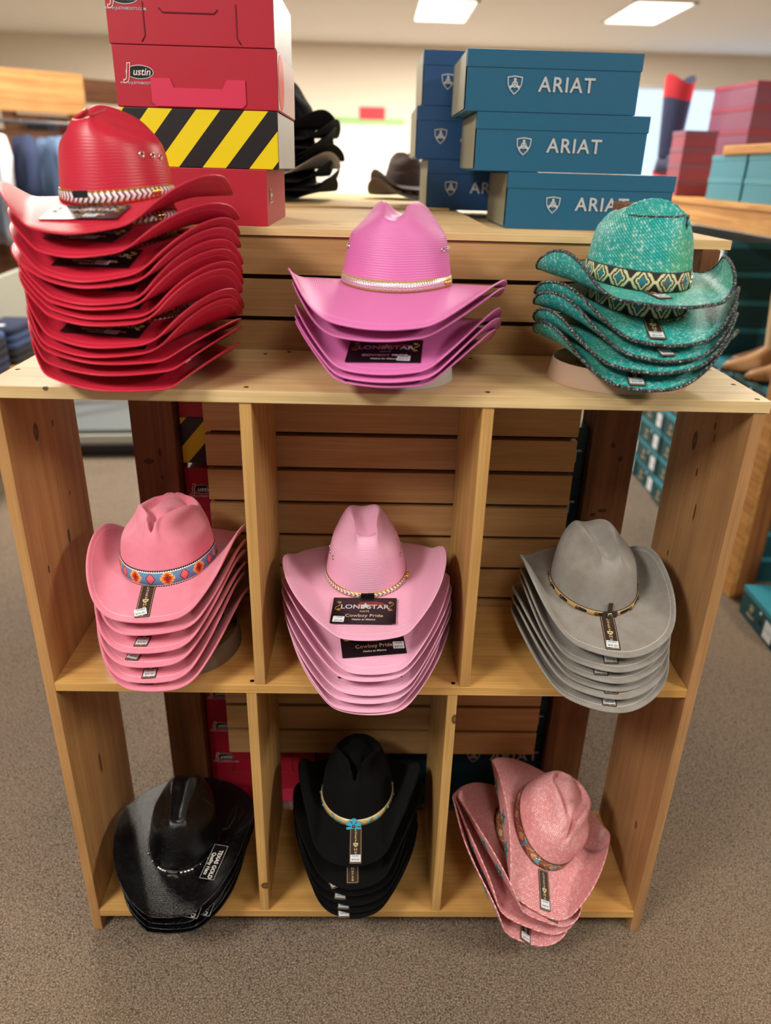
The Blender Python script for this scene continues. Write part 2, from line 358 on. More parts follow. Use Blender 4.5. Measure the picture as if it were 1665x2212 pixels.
def brim_me(P, th, nt=120, ns=13):
    t1 = np.linspace(0, 2*np.pi, nt+1)[:-1]; rows = []; uv = []
    sv = np.linspace(0, 1, ns)**.9
    for s in sv:
        S_ = np.full_like(t1, s); n, d = brim_nrm(P, t1, S_)
        rows.append(brim_s(P, t1, S_)+n*th/2); uv.append(np.stack([t1*.15, np.full_like(t1, s*.1)], -1))
    E_ = brim_s(P, t1, np.ones_like(t1)); n, d = brim_nrm(P, t1, np.ones_like(t1))
    for k in range(1, 5):
        a = math.pi/2-k*math.pi/5
        rows.append(E_+n*th/2*math.sin(a)+d*th/2*math.cos(a)); uv.append(np.stack([t1*.15, np.full_like(t1, .1+.0005*k)], -1))
    for s in sv[::-1]:
        S_ = np.full_like(t1, s); n, d = brim_nrm(P, t1, S_)
        rows.append(brim_s(P, t1, S_)-n*th/2); uv.append(np.stack([t1*.15, np.full_like(t1, s*.1)], -1))
    return grid_me('brim', np.array(rows), True, True, np.array(uv))
def crown_me(P, nt=112, nw=40):
    t1 = np.linspace(0, 2*np.pi, nt+1)[:-1]
    w0 = w_at(P, .62*P['H']); r0 = math.cos(w0*math.pi/2)**P['e']
    wv = np.concatenate([w_at(P, np.linspace(0, .62, nw//3)*P['H']), 2/np.pi*np.arccos(np.linspace(r0, .004, nw-nw//3+1)[1:]**(1/P['e']))])
    rows = [crown_s(P, t1, np.full_like(t1, w)) for w in wv]
    R_ = np.array(rows)
    L = np.concatenate([[0], np.cumsum(np.linalg.norm(np.diff(R_, axis=0), axis=-1).mean(1))])
    uv = np.stack([np.broadcast_to(t1*.09, (len(wv), nt)), np.broadcast_to(L[:, None], (len(wv), nt))], -1)
    return grid_me('crown', R_, True, True, uv, True)
def ring_pts(P, t, z, off=0.0):
    p = crown_s(P, t, np.full_like(t, 1.0)*w_at(P, z))
    n = np.stack([np.cos(t)/P['ax'], np.sin(t)/P['by'], 0*t], -1); n /= np.linalg.norm(n, axis=-1, keepdims=True)
    return p+n*off
def band_me(P, z0, z1, th, nt=120, rows=3):
    t1 = np.linspace(0, 2*np.pi, nt+1)[:-1]; R_ = [ring_pts(P, t1, z0, .0)]; V = [0]
    for k in range(rows):
        f = k/(rows-1); R_.append(ring_pts(P, t1, z0+(z1-z0)*f, th*(.75+.5*math.sin(math.pi*f)))); V.append(f)
    R_.append(ring_pts(P, t1, z1, .0)); V.append(1)
    R_ = np.array(R_)
    d = np.linalg.norm(np.roll(R_[1], -1, 0)-R_[1], axis=-1); u = np.concatenate([[0], np.cumsum(d)[:-1]]); u = u-u[int(nt*.75)]+1.0
    uv = np.stack([np.broadcast_to(u, (len(V), nt)), np.broadcast_to(np.array(V)[:, None], (len(V), nt))], -1)
    return grid_me('band', R_, True, True, uv)
# hat materials ----------------------------------------------------
def stitch(a, c, col, dark=None, v0=.088, v1=.0905):
    """one line of stitches beside the brim edge (uv in metres: x round the brim, y across it 0 .. 0.1)"""
    uv = a.sep(a.co('UV'))
    line = a.mth('MULTIPLY', a.mth('GREATER_THAN', uv[1], v0), a.mth('LESS_THAN', uv[1], v1))
    dash = a.mth('LESS_THAN', a.mth('FRACT', a.mth('MULTIPLY', uv[0], 260.)), .62)
    return a.mix(a.mth('MULTIPLY', line, dash), c, lin(*col))
def felt(name, rgb, rgb2, sheen=.35, st=None):
    a = M(name, rough=.92, spec=.15); oc = a.co()
    c = a.mix(a.ramp(a.noise(oc, 26., 4., .65), [(.35, (0, 0, 0)), (.65, W3)]), lin(*rgb), lin(*rgb2))
    n = a.noise(oc, 700., 3., .7)
    if st: c = stitch(a, c, st)
    a.set('Base Color', c); a.bump(n, .35, .0012); a.set('Sheen Weight', sheen); a.set('Sheen Roughness', .6); return a.m
def canvas(name, rgb, rough, line=.4, st=None, spec=.5, pitch=900.):
    a = M(name, lin(*rgb), rough, 0, spec); uv = a.sep(a.co('UV')); oc = a.co()
    wob = a.mth('MULTIPLY', a.noise(oc, 40., 2.), 6.)
    rib = a.mth('SINE', a.mth('ADD', a.mth('MULTIPLY', uv[1], pitch*2), wob))
    tw = a.mth('SINE', a.mth('MULTIPLY', uv[0], pitch*3.2))
    h = a.mth('ADD', a.mth('MULTIPLY', rib, .6), a.mth('MULTIPLY', a.mth('MULTIPLY', tw, rib), .3))
    h = a.mth('ADD', h, a.noise(oc, 900., 2.))
    c = lin(*rgb); c = a.mix(a.ramp(a.noise(oc, 9., 3.), [(.3, (0, 0, 0)), (.7, (.35,)*3)]), c, tuple(x*.82 for x in c[:3])+(1,))
    if st: c = stitch(a, c, st, v0=.0885, v1=.0900)
    a.set('Base Color', c); a.bump(h, line, .0005); return a.m
def weave(name, c1, c2, cm, cell=.0042, rough=.4, bump=.9, spec=.5, tint=None, tint_amt=.0, diag=.785, fleck_shine=None):
    a = M(name, rough=rough, spec=spec); uv = a.map(a.co('UV'), (1/cell/2.,)*3, (0, 0, diag)); oc = a.co()
    nd = a.nt.nodes.new('ShaderNodeTexBrick'); a.nt.links.new(uv, nd.inputs['Vector'])
    nd.offset = .5; nd.inputs['Scale'].default_value = 1.0; nd.inputs['Mortar Size'].default_value = .03; nd.inputs['Mortar Smooth'].default_value = .6; nd.inputs['Bias'].default_value = -.1
    for k, v in (('Color1', c1), ('Color2', c2), ('Mortar', cm)): nd.inputs[k].default_value = lin(*v)
    c = nd.outputs['Color']
    if tint: c = a.mix(a.ramp(a.noise(oc, 7., 2.), [(.5, (0, 0, 0)), (.75, (tint_amt,)*3)]), c, lin(*tint))
    if fleck_shine: c = a.mix(a.ramp(a.n('TexWhiteNoise', 0, None, Vector=a.n('VectorMath', 0, {'operation': 'SNAP'}, _0=uv, _1=(.25, .25, 1.))), [(.80, (0, 0, 0)), (.9, (.55,)*3)]), c, lin(*fleck_shine))
    a.set('Base Color', c)
    h = a.mth('ADD', a.mth('MULTIPLY', nd.outputs['Fac'], -1.), a.mth('MULTIPLY', a.noise(oc, 500., 2.), .3))
    a.bump(h, bump, .0022 if cell < .008 else .003); return a.m
def uvp(a, per):
    uv = a.sep(a.co('UV')); f = a.mth('FRACT', a.mth('MULTIPLY', uv[0], 1/per)); return uv, a.mth('ABSOLUTE', a.mth('SUBTRACT', f, .5)), a.mth('ABSOLUTE', a.mth('SUBTRACT', uv[1], .5)), f
def lt(a, x, v): return a.mth('LESS_THAN', x, v)
def gt(a, x, v): return a.mth('GREATER_THAN', x, v)
def mul(a, x, y): return a.mth('MULTIPLY', x, y)
def band_teal():
    a = M('band_diamond_weave', rough=.7); uv, du, dv, f = uvp(a, .038)
    st = a.mth('SNAP', du, .04); sv = a.mth('SNAP', dv, .08)
    d = a.mth('ADD', a.mth('MULTIPLY', st, 2.0), a.mth('MULTIPLY', sv, 1.3))
    c = a.ramp(d, [(0, lin(30, 120, 140)), (.24, lin(24, 22, 20)), (.33, lin(206, 208, 160)), (.52, lin(28, 26, 24)), (.7, lin(206, 208, 160)), (.98, lin(28, 26, 24))], 'CONSTANT')
    c = a.mix(gt(a, dv, .44), c, lin(40, 50, 50)); a.set('Base Color', c); a.bump(a.n('TexChecker', 1, None, Vector=a.map(a.co('UV'), (900, 24, 1)), Scale=1.), .3, .0005); return a.m
def band_pinkfelt():
    a = M('band_aztec_print', rough=.7); uv, du, dv, f = uvp(a, .062)
    # star burst round f=.5, small diamond round f=0
    db = a.mth('ADD', a.mth('MULTIPLY', a.mth('SNAP', du, .025), 2.2), a.mth('MULTIPLY', dv, .75))
    zig = a.mth('MULTIPLY', a.mth('ABSOLUTE', a.mth('SUBTRACT', a.mth('FRACT', a.mth('MULTIPLY', dv, 7.)), .5)), .26)
    c = a.ramp(a.mth('ADD', db, zig), [(0, lin(46, 20, 18)), (.1, lin(165, 40, 26)), (.3, lin(226, 130, 40)), (.44, lin(240, 200, 110)), (.52, lin(96, 134, 178))], 'CONSTANT')
    dd = a.mth('ADD', a.mth('MULTIPLY', a.mth('SUBTRACT', .5, du), 3.4), a.mth('MULTIPLY', dv, 1.25))
    c = a.mix(lt(a, dd, .52), c, lin(30, 22, 28)); c = a.mix(lt(a, dd, .44), c, lin(232, 100, 110)); 
    c = a.mix(gt(a, dv, .36), c, lin(236, 232, 224))
    tri = a.mth('MULTIPLY', a.mth('ABSOLUTE', a.mth('SUBTRACT', a.mth('FRACT', a.mth('MULTIPLY', uv[0], 230.)), .5)), .16)
    c = a.mix(gt(a, a.mth('SUBTRACT', dv, tri), .385), c, lin(24, 22, 30)); a.set('Base Color', c); return a.m
def band_grey():
    a = M('band_leather_cutout', rough=.6); uv, du, dv, f = uvp(a, .042)
    d = a.mth('ADD', a.mth('POWER', a.mth('MULTIPLY', du, 3.4), 4.), a.mth('POWER', a.mth('MULTIPLY', dv, 3.2), 2.))
    c = a.ramp(d, [(0, lin(30, 24, 20)), (.85, lin(226, 200, 150)), (1., lin(186, 152, 98))], 'CONSTANT')
    c = a.mix(gt(a, dv, .43), c, lin(74, 54, 36)); a.set('Base Color', c); return a.m
def band_blackfelt():
    a = M('band_gold_strap', rough=.35, spec=.6); uv, du, dv, f = uvp(a, .045)
    st = mul(a, lt(a, a.mth('ABSOLUTE', a.mth('SUBTRACT', f, .0)), .2), lt(a, a.mth('FRACT', a.mth('MULTIPLY', f, 20.)), .45))
    c = a.mix(st, lin(196, 170, 112), lin(30, 26, 22)); c = a.mix(gt(a, dv, .44), c, lin(228, 206, 156)); a.set('Base Color', c); return a.m
def band_pinkstraw():
    a = M('band_diamond_brown', rough=.6); uv, du, dv, f = uvp(a, .05)
    d = a.mth('ADD', a.mth('MULTIPLY', du, 2.0), a.mth('MULTIPLY', dv, 1.5))
    c = a.ramp(d, [(0, lin(214, 196, 160)), (.16, lin(70, 46, 30)), (.23, lin(224, 206, 172)), (.42, lin(96, 64, 44)), (.52, lin(190, 110, 66)), (.74, lin(60, 40, 28)), (.86, lin(206, 180, 150)), (1., lin(150, 84, 50))], 'CONSTANT')
    c = a.mix(gt(a, dv, .42), c, lin(34, 26, 22)); a.set('Base Color', c); return a.m
def band_braid(name, c1, c2):
    a = M(name, rough=.32, spec=.7); uv, du, dv, f = uvp(a, .0085)
    ch = a.mth('FRACT', a.mth('ADD', a.mth('MULTIPLY', uv[0], 118.), a.mth('MULTIPLY', dv, 1.5)))
    c = a.mix(lt(a, ch, .42), lin(*c1), lin(*c2)); e = gt(a, dv, .34)
    c = a.mix(e, c, lin(222, 186, 104)); a.set('Base Color', c); a.set('Metallic', a.mth('MULTIPLY', e, .85)); a.bump(a.mth('SINE', a.mth('MULTIPLY', ch, 6.28)), .5, .0008); return a.m
def band_stripes():
    a = M('band_metal_stripes', rough=.3, spec=.7); uv = a.sep(a.co('UV')); G, S_, K = lin(214, 190, 120), lin(226, 222, 226), lin(232, 150, 196)
    v = a.mth('ADD', uv[1], a.mth('MULTIPLY', a.mth('SINE', a.mth('MULTIPLY', uv[0], 700.)), .035))
    a.set('Base Color', a.ramp(v, [(0, G), (.2, S_), (.34, K), (.44, S_), (.58, K), (.66, S_), (.82, G)], 'CONSTANT')); a.set('Metallic', .45)
    a.bump(a.mth('SINE', a.mth('ADD', a.mth('MULTIPLY', uv[0], 1400.), a.mth('MULTIPLY', uv[1], 9.))), .4, .0008); return a.m
GOLD = plain('gold_metal', (228, 190, 96), .25, 1.0); SILVER = plain('silver_metal', (210, 208, 204), .25, 1.0); BRASS = plain('antique_brass', (120, 88, 62), .35, .9)
BLACKP = plain('black_plastic', (14, 14, 15), .35); TURQ = plain('turquoise_enamel', (58, 168, 200), .35); TEALL = plain('teal_leather', (34, 128, 122), .6)
CARD = plain('black_card', (17, 16, 18), .28); CARDBACK = plain('brown_card', (62, 46, 40), .5); INKW = plain('ink_white', (232, 230, 226), .5); INKT = plain('ink_tan', (214, 196, 150), .5)
INKGD = plain('ink_gold', (176, 132, 66), .4); INKR = plain('ink_rust', (128, 52, 34), .5); PAPER = plain('sticker_paper', (226, 234, 242), .55); INKB = plain('ink_dark', (70, 74, 84), .6); INKS = plain('ink_silver', (196, 204, 212), .35)
STYLE = dict(
 red=dict(mat=canvas('red_canvas', (202, 36, 62), .40, .32, (216, 84, 106)), th=.0026, band=(.002, .0155, .0016, band_braid('braid_red', (238, 232, 238), (120, 40, 60))), seamless=1),
 orchid=dict(mat=canvas('orchid_canvas', (226, 122, 190), .40, .45, (236, 160, 212)), th=.0026, band=(.002, .0165, .0016, band_stripes())),
 lightpink=dict(mat=canvas('pale_pink_canvas', (238, 176, 206), .55, .3, (246, 204, 222), .35, 700.), th=.0026, band=(.002, .0125, .0016, band_braid('braid_gold', (240, 238, 236), (150, 110, 84)))),
 pinkfelt=dict(mat=felt('pink_felt', (238, 142, 166), (232, 132, 156), .25, (248, 186, 204)), th=.0046, band=(.001, .0285, .0012, band_pinkfelt())),
 grey=dict(mat=felt('grey_felt', (152, 150, 146), (140, 134, 126), .15, (200, 196, 186)), th=.0042, band=(.001, .0125, .0018, band_grey())),
 blackfelt=dict(mat=felt('black_felt', (8, 8, 11), (5, 5, 7), .015), th=.0042, band=(.001, .0135, .0018, band_blackfelt())),
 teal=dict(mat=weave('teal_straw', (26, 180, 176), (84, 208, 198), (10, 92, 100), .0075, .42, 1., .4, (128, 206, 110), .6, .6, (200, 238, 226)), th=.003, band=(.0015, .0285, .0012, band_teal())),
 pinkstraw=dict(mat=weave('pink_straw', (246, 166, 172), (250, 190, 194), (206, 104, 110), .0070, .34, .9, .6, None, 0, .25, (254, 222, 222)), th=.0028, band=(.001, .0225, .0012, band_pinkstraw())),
 straw=dict(mat=weave('black_straw', (3, 3, 5), (9, 10, 14), (1, 1, 1), .0088, .2, .8, .5, None, 0, .1, (26, 30, 38)), th=.0026, band=(.001, .0042, .0016, BLACKP)),  # grey-blue flecks paint reflected sparkle into the black straw's colour
)
EDGE = dict(teal=None)
def edge_teal():
    a = M('whip_stitch_edge', rough=.8); oc = a.co(); c = a.ramp(a.noise(oc, 420., 2.), [(.5, lin(26, 30, 32)), (.62, lin(120, 130, 130)), (.72, lin(210, 216, 214))]); a.set('Base Color', c); a.bump(a.noise(oc, 500., 2.), .8, .002); return a.m
EDGET = edge_teal()
for _s in STYLE.values(): _s['cmat'] = _s['mat']
STYLE['red']['cmat'] = canvas('red_canvas_crown', (202, 36, 62), .36, .16); STYLE['orchid']['cmat'] = canvas('orchid_canvas_crown', (226, 122, 190), .40, .45); STYLE['lightpink']['cmat'] = canvas('pale_pink_canvas_crown', (238, 176, 206), .55, .3, None, .35, 700.)
STYLE['pinkfelt']['cmat'] = felt('pink_felt_crown', (238, 142, 166), (232, 132, 156), .25); STYLE['grey']['cmat'] = felt('grey_felt_crown', (152, 150, 146), (140, 134, 126), .15)
ORD = ['top', 'second', 'third', 'fourth', 'fifth', 'sixth', 'seventh', 'eighth', 'ninth', 'tenth', 'eleventh', 'twelfth', 'bottom']
HATS={
 'pinkfelt':({'ax': 0.0883, 'by': 0.0952, 'H': 0.1182, 'tx': 0.1829, 'ty': 0.088, 'e': 0.33, 'lean': -0.0022, 'slope': 0.0122, 'A': 0.1612, 'Bf': 0.1792, 'Bb': 0.1683, 'nb': 2.1493, 'dB': 0.0095, 'crease': 'tear'},[
  (1.2209,0.9443,0.0316,0.0668,0.3046,0.0525,0.2756, 0.2184,0.1278,0.8671,-0.0284,-0.0474,-0.0339),
  (1.4113,0.8875,0.0192,0.0649,0.1703,0.0459,0.2792, 0.2239,0.131,0.8213,0.0068,-0.088,-0.1089),
  (1.2432,0.9206,0.0276,0.0596,0.1721,0.0523,0.3016, 0.2205,0.1279,0.7994,-0.0336,-0.0555,-0.0929),
  (1.2126,0.8675,0.0287,0.0548,0.1367,0.0533,0.3305, 0.2195,0.1275,0.772,-0.0507,-0.0496,-0.0835),
  (1.1097,0.9572,0.0313,0.0517,0.1387,0.054,0.2927, 0.2195,0.1267,0.7441,-0.0473,-0.0369,-0.0712),
  (1.0056,0.9459,0.0291,0.056,0.1554,0.0575,0.3218, 0.2234,0.1292,0.7202,-0.0572,-0.0448,-0.0555),
 ]),
 'blackfelt':({'ax': 0.0793, 'by': 0.1, 'H': 0.1159, 'tx': 0.162, 'ty': 0.0637, 'e': 0.3818, 'lean': 0.0013, 'slope': -0.054, 'A': 0.1672, 'Bf': 0.194, 'Bb': 0.1793, 'nb': 1.7, 'dB': 0.0208, 'crease': 'tear'},[
  (1.1323,0.9701,0.0266,0.076,-0.1853,0.0322,0.4314, 0.5794,0.1234,0.2843,-0.0537,-0.1554,-0.0227),
  (0.6457,1.0256,0.0321,0.0801,-0.1706,0.0311,0.4314, 0.5909,0.1158,0.2384,-0.13,-0.136,-0.0488),
  (0.8769,1.2009,0.0186,0.0818,-0.0496,0.0346,0.3587, 0.5788,0.1244,0.1858,-0.0501,-0.1761,0.002),
  (0.9789,0.9523,0.0151,0.0775,-0.0024,0.0381,0.3875, 0.5745,0.1246,0.151,-0.0099,-0.1834,0.0263),
  (0.9864,0.8362,0.013,0.0726,0.0349,0.04,0.4389, 0.5732,0.1249,0.1251,0.0097,-0.1892,0.0386),
  (1.0057,0.8141,0.0126,0.0724,0.0772,0.0406,0.4933, 0.5699,0.1221,0.1152,0.023,-0.1696,0.0539),
 ]),
 'lightpink':({'ax': 0.0781, 'by': 0.1016, 'H': 0.1244, 'tx': 0.329, 'ty': -0.0389, 'e': 0.4283, 'lean': -0.0052, 'slope': 0.0002, 'A': 0.1649, 'Bf': 0.2195, 'Bb': 0.1765, 'nb': 2.1486, 'dB': 0.0274, 'crease': 'cattle'},[
  (0.5919,0.7701,0.0122,0.1062,0.1366,0.0211,0.558, 0.5908,0.123,0.8516,0.0586,-0.0192,-0.0361),
  (0.892,0.8896,0.0346,0.1323,0.0808,0.0314,0.7448, 0.5924,0.119,0.8174,0.0714,0.0297,-0.0106),
  (0.8297,0.8555,0.0351,0.1406,0.0715,0.0351,0.741, 0.5933,0.1186,0.8041,0.0444,0.0316,-0.0149),
  (0.7656,0.9912,0.0361,0.1398,0.0781,0.0357,0.7168, 0.5948,0.1186,0.776,0.0312,0.0332,-0.0032),
  (0.7545,1.0286,0.0362,0.1378,0.0963,0.0378,0.71, 0.5959,0.1188,0.7585,-0.0001,0.0335,-0.001),
  (0.8416,0.8246,0.0214,0.1162,0.138,0.0301,0.6599, 0.5878,0.1214,0.7179,0.0219,0.0077,0.0574),
  (0.8182,0.9473,0.0188,0.1254,0.1414,0.0334,0.6457, 0.5993,0.1232,0.7073,-0.01,-0.0003,0.0175),
 ]),
 'red':({'ax': 0.0825, 'by': 0.0881, 'H': 0.119, 'tx': 0.1621, 'ty': 0.124, 'e': 0.4981, 'lean': 0.0062, 'slope': -0.1917, 'A': 0.1736, 'Bf': 0.1802, 'Bb': 0.1788, 'nb': 1.7054, 'dB': 0.0046, 'crease': 'cattle'},[
  (0.5623,0.7776,0.0417,0.1319,-0.1946,0.0249,0.6075, 0.2076,0.1037,1.5028,-0.0897,-0.0089,-0.0402),
  (0.4722,0.8083,0.0395,0.1402,-0.2243,0.0231,0.6885, 0.2154,0.1033,1.4715,-0.1307,-0.007,-0.0179),
  (0.4013,0.8339,0.0445,0.1297,-0.2047,0.0246,0.6065, 0.2154,0.1028,1.4484,-0.0941,0.0111,-0.0071),
  (0.0541,0.9881,0.0371,0.1294,-0.2327,0.0205,0.6094, 0.2168,0.1013,1.4316,-0.0803,0.0012,0.0061),
  (0.3193,1.0664,0.0353,0.118,-0.2532,0.02,0.6066, 0.2212,0.1012,1.407,-0.1048,-0.0038,0.0229),
  (0.3436,1.0151,0.0312,0.1176,-0.2424,0.02,0.5897, 0.2205,0.0989,1.3951,-0.1082,-0.0128,0.031),
  (0.2912,1.0623,0.0295,0.1185,-0.2411,0.0208,0.5539, 0.2214,0.0991,1.3804,-0.0829,-0.0154,0.0525),
  (0.3697,1.0781,0.0267,0.1141,-0.2502,0.0253,0.5544, 0.2206,0.0929,1.3679,-0.0911,-0.0275,0.0533),
  (0.5175,1.0,0.0286,0.1115,-0.2267,0.0259,0.4844, 0.2226,0.0926,1.3406,-0.1118,-0.022,0.056),
  (0.797,1.0369,0.025,0.1211,-0.2292,0.0229,0.5009, 0.2171,0.0933,1.3296,-0.0928,0.0133,0.042),
  (0.6841,0.5889,0.0117,0.1109,-0.2113,0.0218,0.3585, 0.2154,0.0934,1.3072,-0.0446,0.0129,0.0663),
  (0.6592,0.5996,0.0091,0.1094,-0.1885,0.022,0.287, 0.216,0.0938,1.2884,-0.0209,0.0137,0.0413),
  (0.6872,0.6848,0.0061,0.1056,-0.1926,0.0209,0.2538, 0.2143,0.0936,1.2636,-0.044,0.0137,0.0823),
 ]),
 'orchid':({'ax': 0.0894, 'by': 0.0853, 'H': 0.1283, 'tx': 0.2123, 'ty': 0.1596, 'e': 0.4813, 'lean': 0.0071, 'slope': 0.0019, 'A': 0.1781, 'Bf': 0.2087, 'Bb': 0.1515, 'nb': 2.0435, 'dB': 0.0122, 'crease': 'cattle'},[
  (1.2061,0.5554,0.0485,0.1468,0.2094,0.0491,0.6096, 0.6319,0.1287,1.3827,-0.1606,-0.0654,0.0009),
  (0.9807,0.4861,0.0408,0.1356,0.1616,0.0453,0.5912, 0.633,0.1401,1.3585,-0.1611,-0.0553,-0.0402),
  (0.8492,0.7285,0.0444,0.1308,0.1241,0.0365,0.6304, 0.635,0.1375,1.3182,-0.138,-0.0418,-0.035),
  (0.827,0.7938,0.0415,0.1358,0.1005,0.0326,0.6207, 0.6353,0.1361,1.3032,-0.1305,-0.048,-0.0342),
  (0.8642,0.7116,0.0291,0.1276,0.088,0.0295,0.5953, 0.6309,0.1416,1.2832,-0.1066,-0.0434,-0.0103),
 ]),
 'grey':({'ax': 0.08, 'by': 0.101, 'H': 0.124, 'tx': 0.2134, 'ty': 0.1104, 'e': 0.4739, 'lean': 0.0004, 'slope': 0.0164, 'A': 0.1572, 'Bf': 0.1987, 'Bb': 0.1691, 'nb': 1.8126, 'dB': 0.0147, 'crease': 'cattle'},[
  (0.9309,1.371,0.0177,0.0771,0.608,0.0368,0.0337, 1.0292,0.1213,0.8299,0.0733,0.0571,-0.0509),
  (1.0069,1.3305,0.0152,0.0771,0.5855,0.0368,0.0357, 1.0306,0.1227,0.7968,0.0409,0.0592,-0.0674),
  (0.9899,1.2259,0.0172,0.0762,0.5485,0.0389,0.0475, 1.0312,0.1206,0.7808,0.0419,0.0858,-0.0691),
  (0.9256,1.2374,0.0144,0.0819,0.4654,0.0374,0.1666, 1.0243,0.1233,0.7601,0.1064,0.0962,-0.0421),
  (0.9964,1.2349,0.011,0.0869,0.4594,0.0383,0.1132, 1.0251,0.1144,0.7491,0.1214,0.1072,-0.0705),
  (0.9156,1.2344,0.0102,0.0878,0.4579,0.0396,0.0587, 1.024,0.1072,0.7282,0.1364,0.1288,-0.0631),
 ]),
 'teal':({'ax': 0.0815, 'by': 0.104, 'H': 0.1361, 'tx': 0.1773, 'ty': 0.0833, 'e': 0.5876, 'lean': -0.0, 'slope': -0.0161, 'A': 0.1723, 'Bf': 0.1677, 'Bb': 0.1471, 'nb': 1.7236, 'dB': -0.0127, 'crease': 'tear'},[
  (1.688,2.0671,0.0155,0.1165,0.4625,0.0282,0.4244, 1.0248,0.1411,1.3958,0.0723,0.009,0.0155),
  (1.685,2.0635,0.0386,0.1266,0.4619,0.0407,0.6736, 1.0308,0.1345,1.3619,0.0195,-0.0058,0.0105),
  (1.6846,2.0641,0.0409,0.1237,0.4624,0.0431,0.6759, 1.0292,0.1283,1.3412,-0.0027,-0.0135,0.032),
  (1.6858,2.0613,0.0359,0.1191,0.4632,0.0446,0.6062, 1.0291,0.1203,1.3181,-0.0917,-0.026,-0.0136),
  (1.6865,2.0645,0.0352,0.1115,0.4661,0.057,0.7185, 1.0289,0.1145,1.2937,-0.1621,-0.0187,-0.006),
 ]),
 'pinkstraw':({'ax': 0.0821, 'by': 0.1096, 'H': 0.1165, 'tx': 0.0679, 'ty': 0.192, 'e': 0.4171, 'lean': 0.0017, 'slope': -0.0444, 'A': 0.1775, 'Bf': 0.2037, 'Bb': 0.15, 'nb': 2.4018, 'dB': 0.0133, 'crease': 'tear'},[
  (1.186,1.6318,0.0101,0.1111,0.0799,0.0276,0.6297, 1.0075,0.1163,0.2024,-0.272,0.1226,0.495),
  (0.82,1.9748,-0.0112,0.1366,-0.0069,0.0259,0.7165, 0.9656,0.1147,0.1517,-0.0116,0.0509,0.4773),
  (0.9346,1.9788,-0.0253,0.1271,-0.1206,0.0372,0.6294, 0.9514,0.1161,0.135,-0.1047,0.1293,0.4571),
  (0.6925,2.1324,-0.0345,0.1047,-0.3,0.0458,0.7605, 0.9334,0.1084,0.1202,-0.0945,0.2471,0.5259),
 ]),
 'straw':({'ax': 0.0776, 'by': 0.1016, 'H': 0.1306, 'tx': 0.2155, 'ty': 0.1024, 'e': 0.4741, 'lean': 0.004, 'slope': -0.0324, 'A': 0.163, 'Bf': 0.2052, 'Bb': 0.1892, 'nb': 2.2096, 'dB': -0.0018, 'crease': 'cattle'},[
  (0.8308,0.7969,0.0147,0.1025,0.3824,0.022,0.6726, 0.1908,0.1084,0.1683,0.0734,-0.0775,0.0355),
  (0.9683,0.8325,0.0088,0.0973,0.4431,0.0201,0.6504, 0.1902,0.1086,0.1391,0.0801,-0.0918,0.0484),
  (0.9804,0.926,0.0064,0.0985,0.4642,0.0202,0.5943, 0.1926,0.1089,0.1188,0.0592,-0.0987,0.0594),
  (1.1338,0.8453,-0.0008,0.0977,0.4986,0.02,0.5982, 0.1776,0.1089,0.0924,0.1347,-0.1155,0.1115),
 ]),
}
TAGS={
 'red':{1:(-0.0642,-0.1417,0.0569,-0.1485),2:(-0.0746,-0.1305,0.0533,-0.1437),3:(-0.0615,-0.1476,0.0624,-0.15),4:(-0.0522,-0.1564,0.058,-0.1522),5:(-0.0612,-0.149,0.0571,-0.1389),6:(-0.0506,-0.1573,0.0654,-0.146),7:(-0.053,-0.1549,0.0554,-0.1421),9:(-0.0557,-0.1522,0.0578,-0.1437),10:(-0.0459,-0.1601,0.0704,-0.1488)},
 'orchid':{2:(-0.0631,-0.172,0.0548,-0.1868),3:(-0.0582,-0.185,0.0556,-0.1818),4:(-0.0581,-0.1865,0.0559,-0.1852),5:(-0.0574,-0.2023,0.0544,-0.1931)},
 'lightpink':{1:(-0.0714,-0.1757,0.0405,-0.1885),2:(-0.054,-0.1891,0.0594,-0.1821),4:(-0.0555,-0.1883,0.0567,-0.1867)},
 'pinkfelt':{1:(-0.012,-0.0962,-0.0028,-0.1736),3:(-0.0149,-0.139,-0.0171,-0.1685),4:(-0.0293,-0.1469,-0.0323,-0.1684),5:(-0.005,-0.1497,-0.003,-0.1755),6:(-0.0138,-0.1625,-0.0138,-0.1694)},
 'grey':{1:(-0.0075,-0.1052,-0.0231,-0.1829),2:(-0.0133,-0.1622,-0.0164,-0.1826),3:(-0.0294,-0.1676,-0.0328,-0.1827),4:(0.001,-0.1799,0.0005,-0.1841),5:(-0.0192,-0.1761,-0.0218,-0.1884),6:(-0.0181,-0.1659,-0.0238,-0.1856)},
 'blackfelt':{1:(0.0045,-0.1062,0.0096,-0.1924),2:(0.0004,-0.1472,0.0063,-0.187),3:(-0.0349,-0.1693,-0.0266,-0.1838),4:(-0.0235,-0.164,-0.0247,-0.1849),5:(-0.0192,-0.1722,-0.0194,-0.1905),6:(-0.0179,-0.1806,-0.0169,-0.197)},
 'pinkstraw':{1:(0.0078,-0.113,0.0252,-0.1945),2:(0.0243,-0.1857,0.0238,-0.1978),4:(0.0091,-0.1773,0.0007,-0.2059)},
 'teal':{1:(-0.0119,-0.1097,-0.0043,-0.1362),2:(-0.0079,-0.0902,-0.017,-0.1594),3:(-0.0006,-0.132,0.0073,-0.1631),4:(0.0049,-0.1305,0.005,-0.1361),5:(-0.0137,-0.1107,-0.0125,-0.1636)},
 'straw':{1:(0.0894,-0.0347,0.065,-0.1334),2:(0.0417,-0.1825,0.0375,-0.2017),3:(0.0657,-0.1669,0.0611,-0.1924)},
}
def brim_z(P, x, y): return float(fold(P, np.array(float(x)), np.array(float(y)))[2])
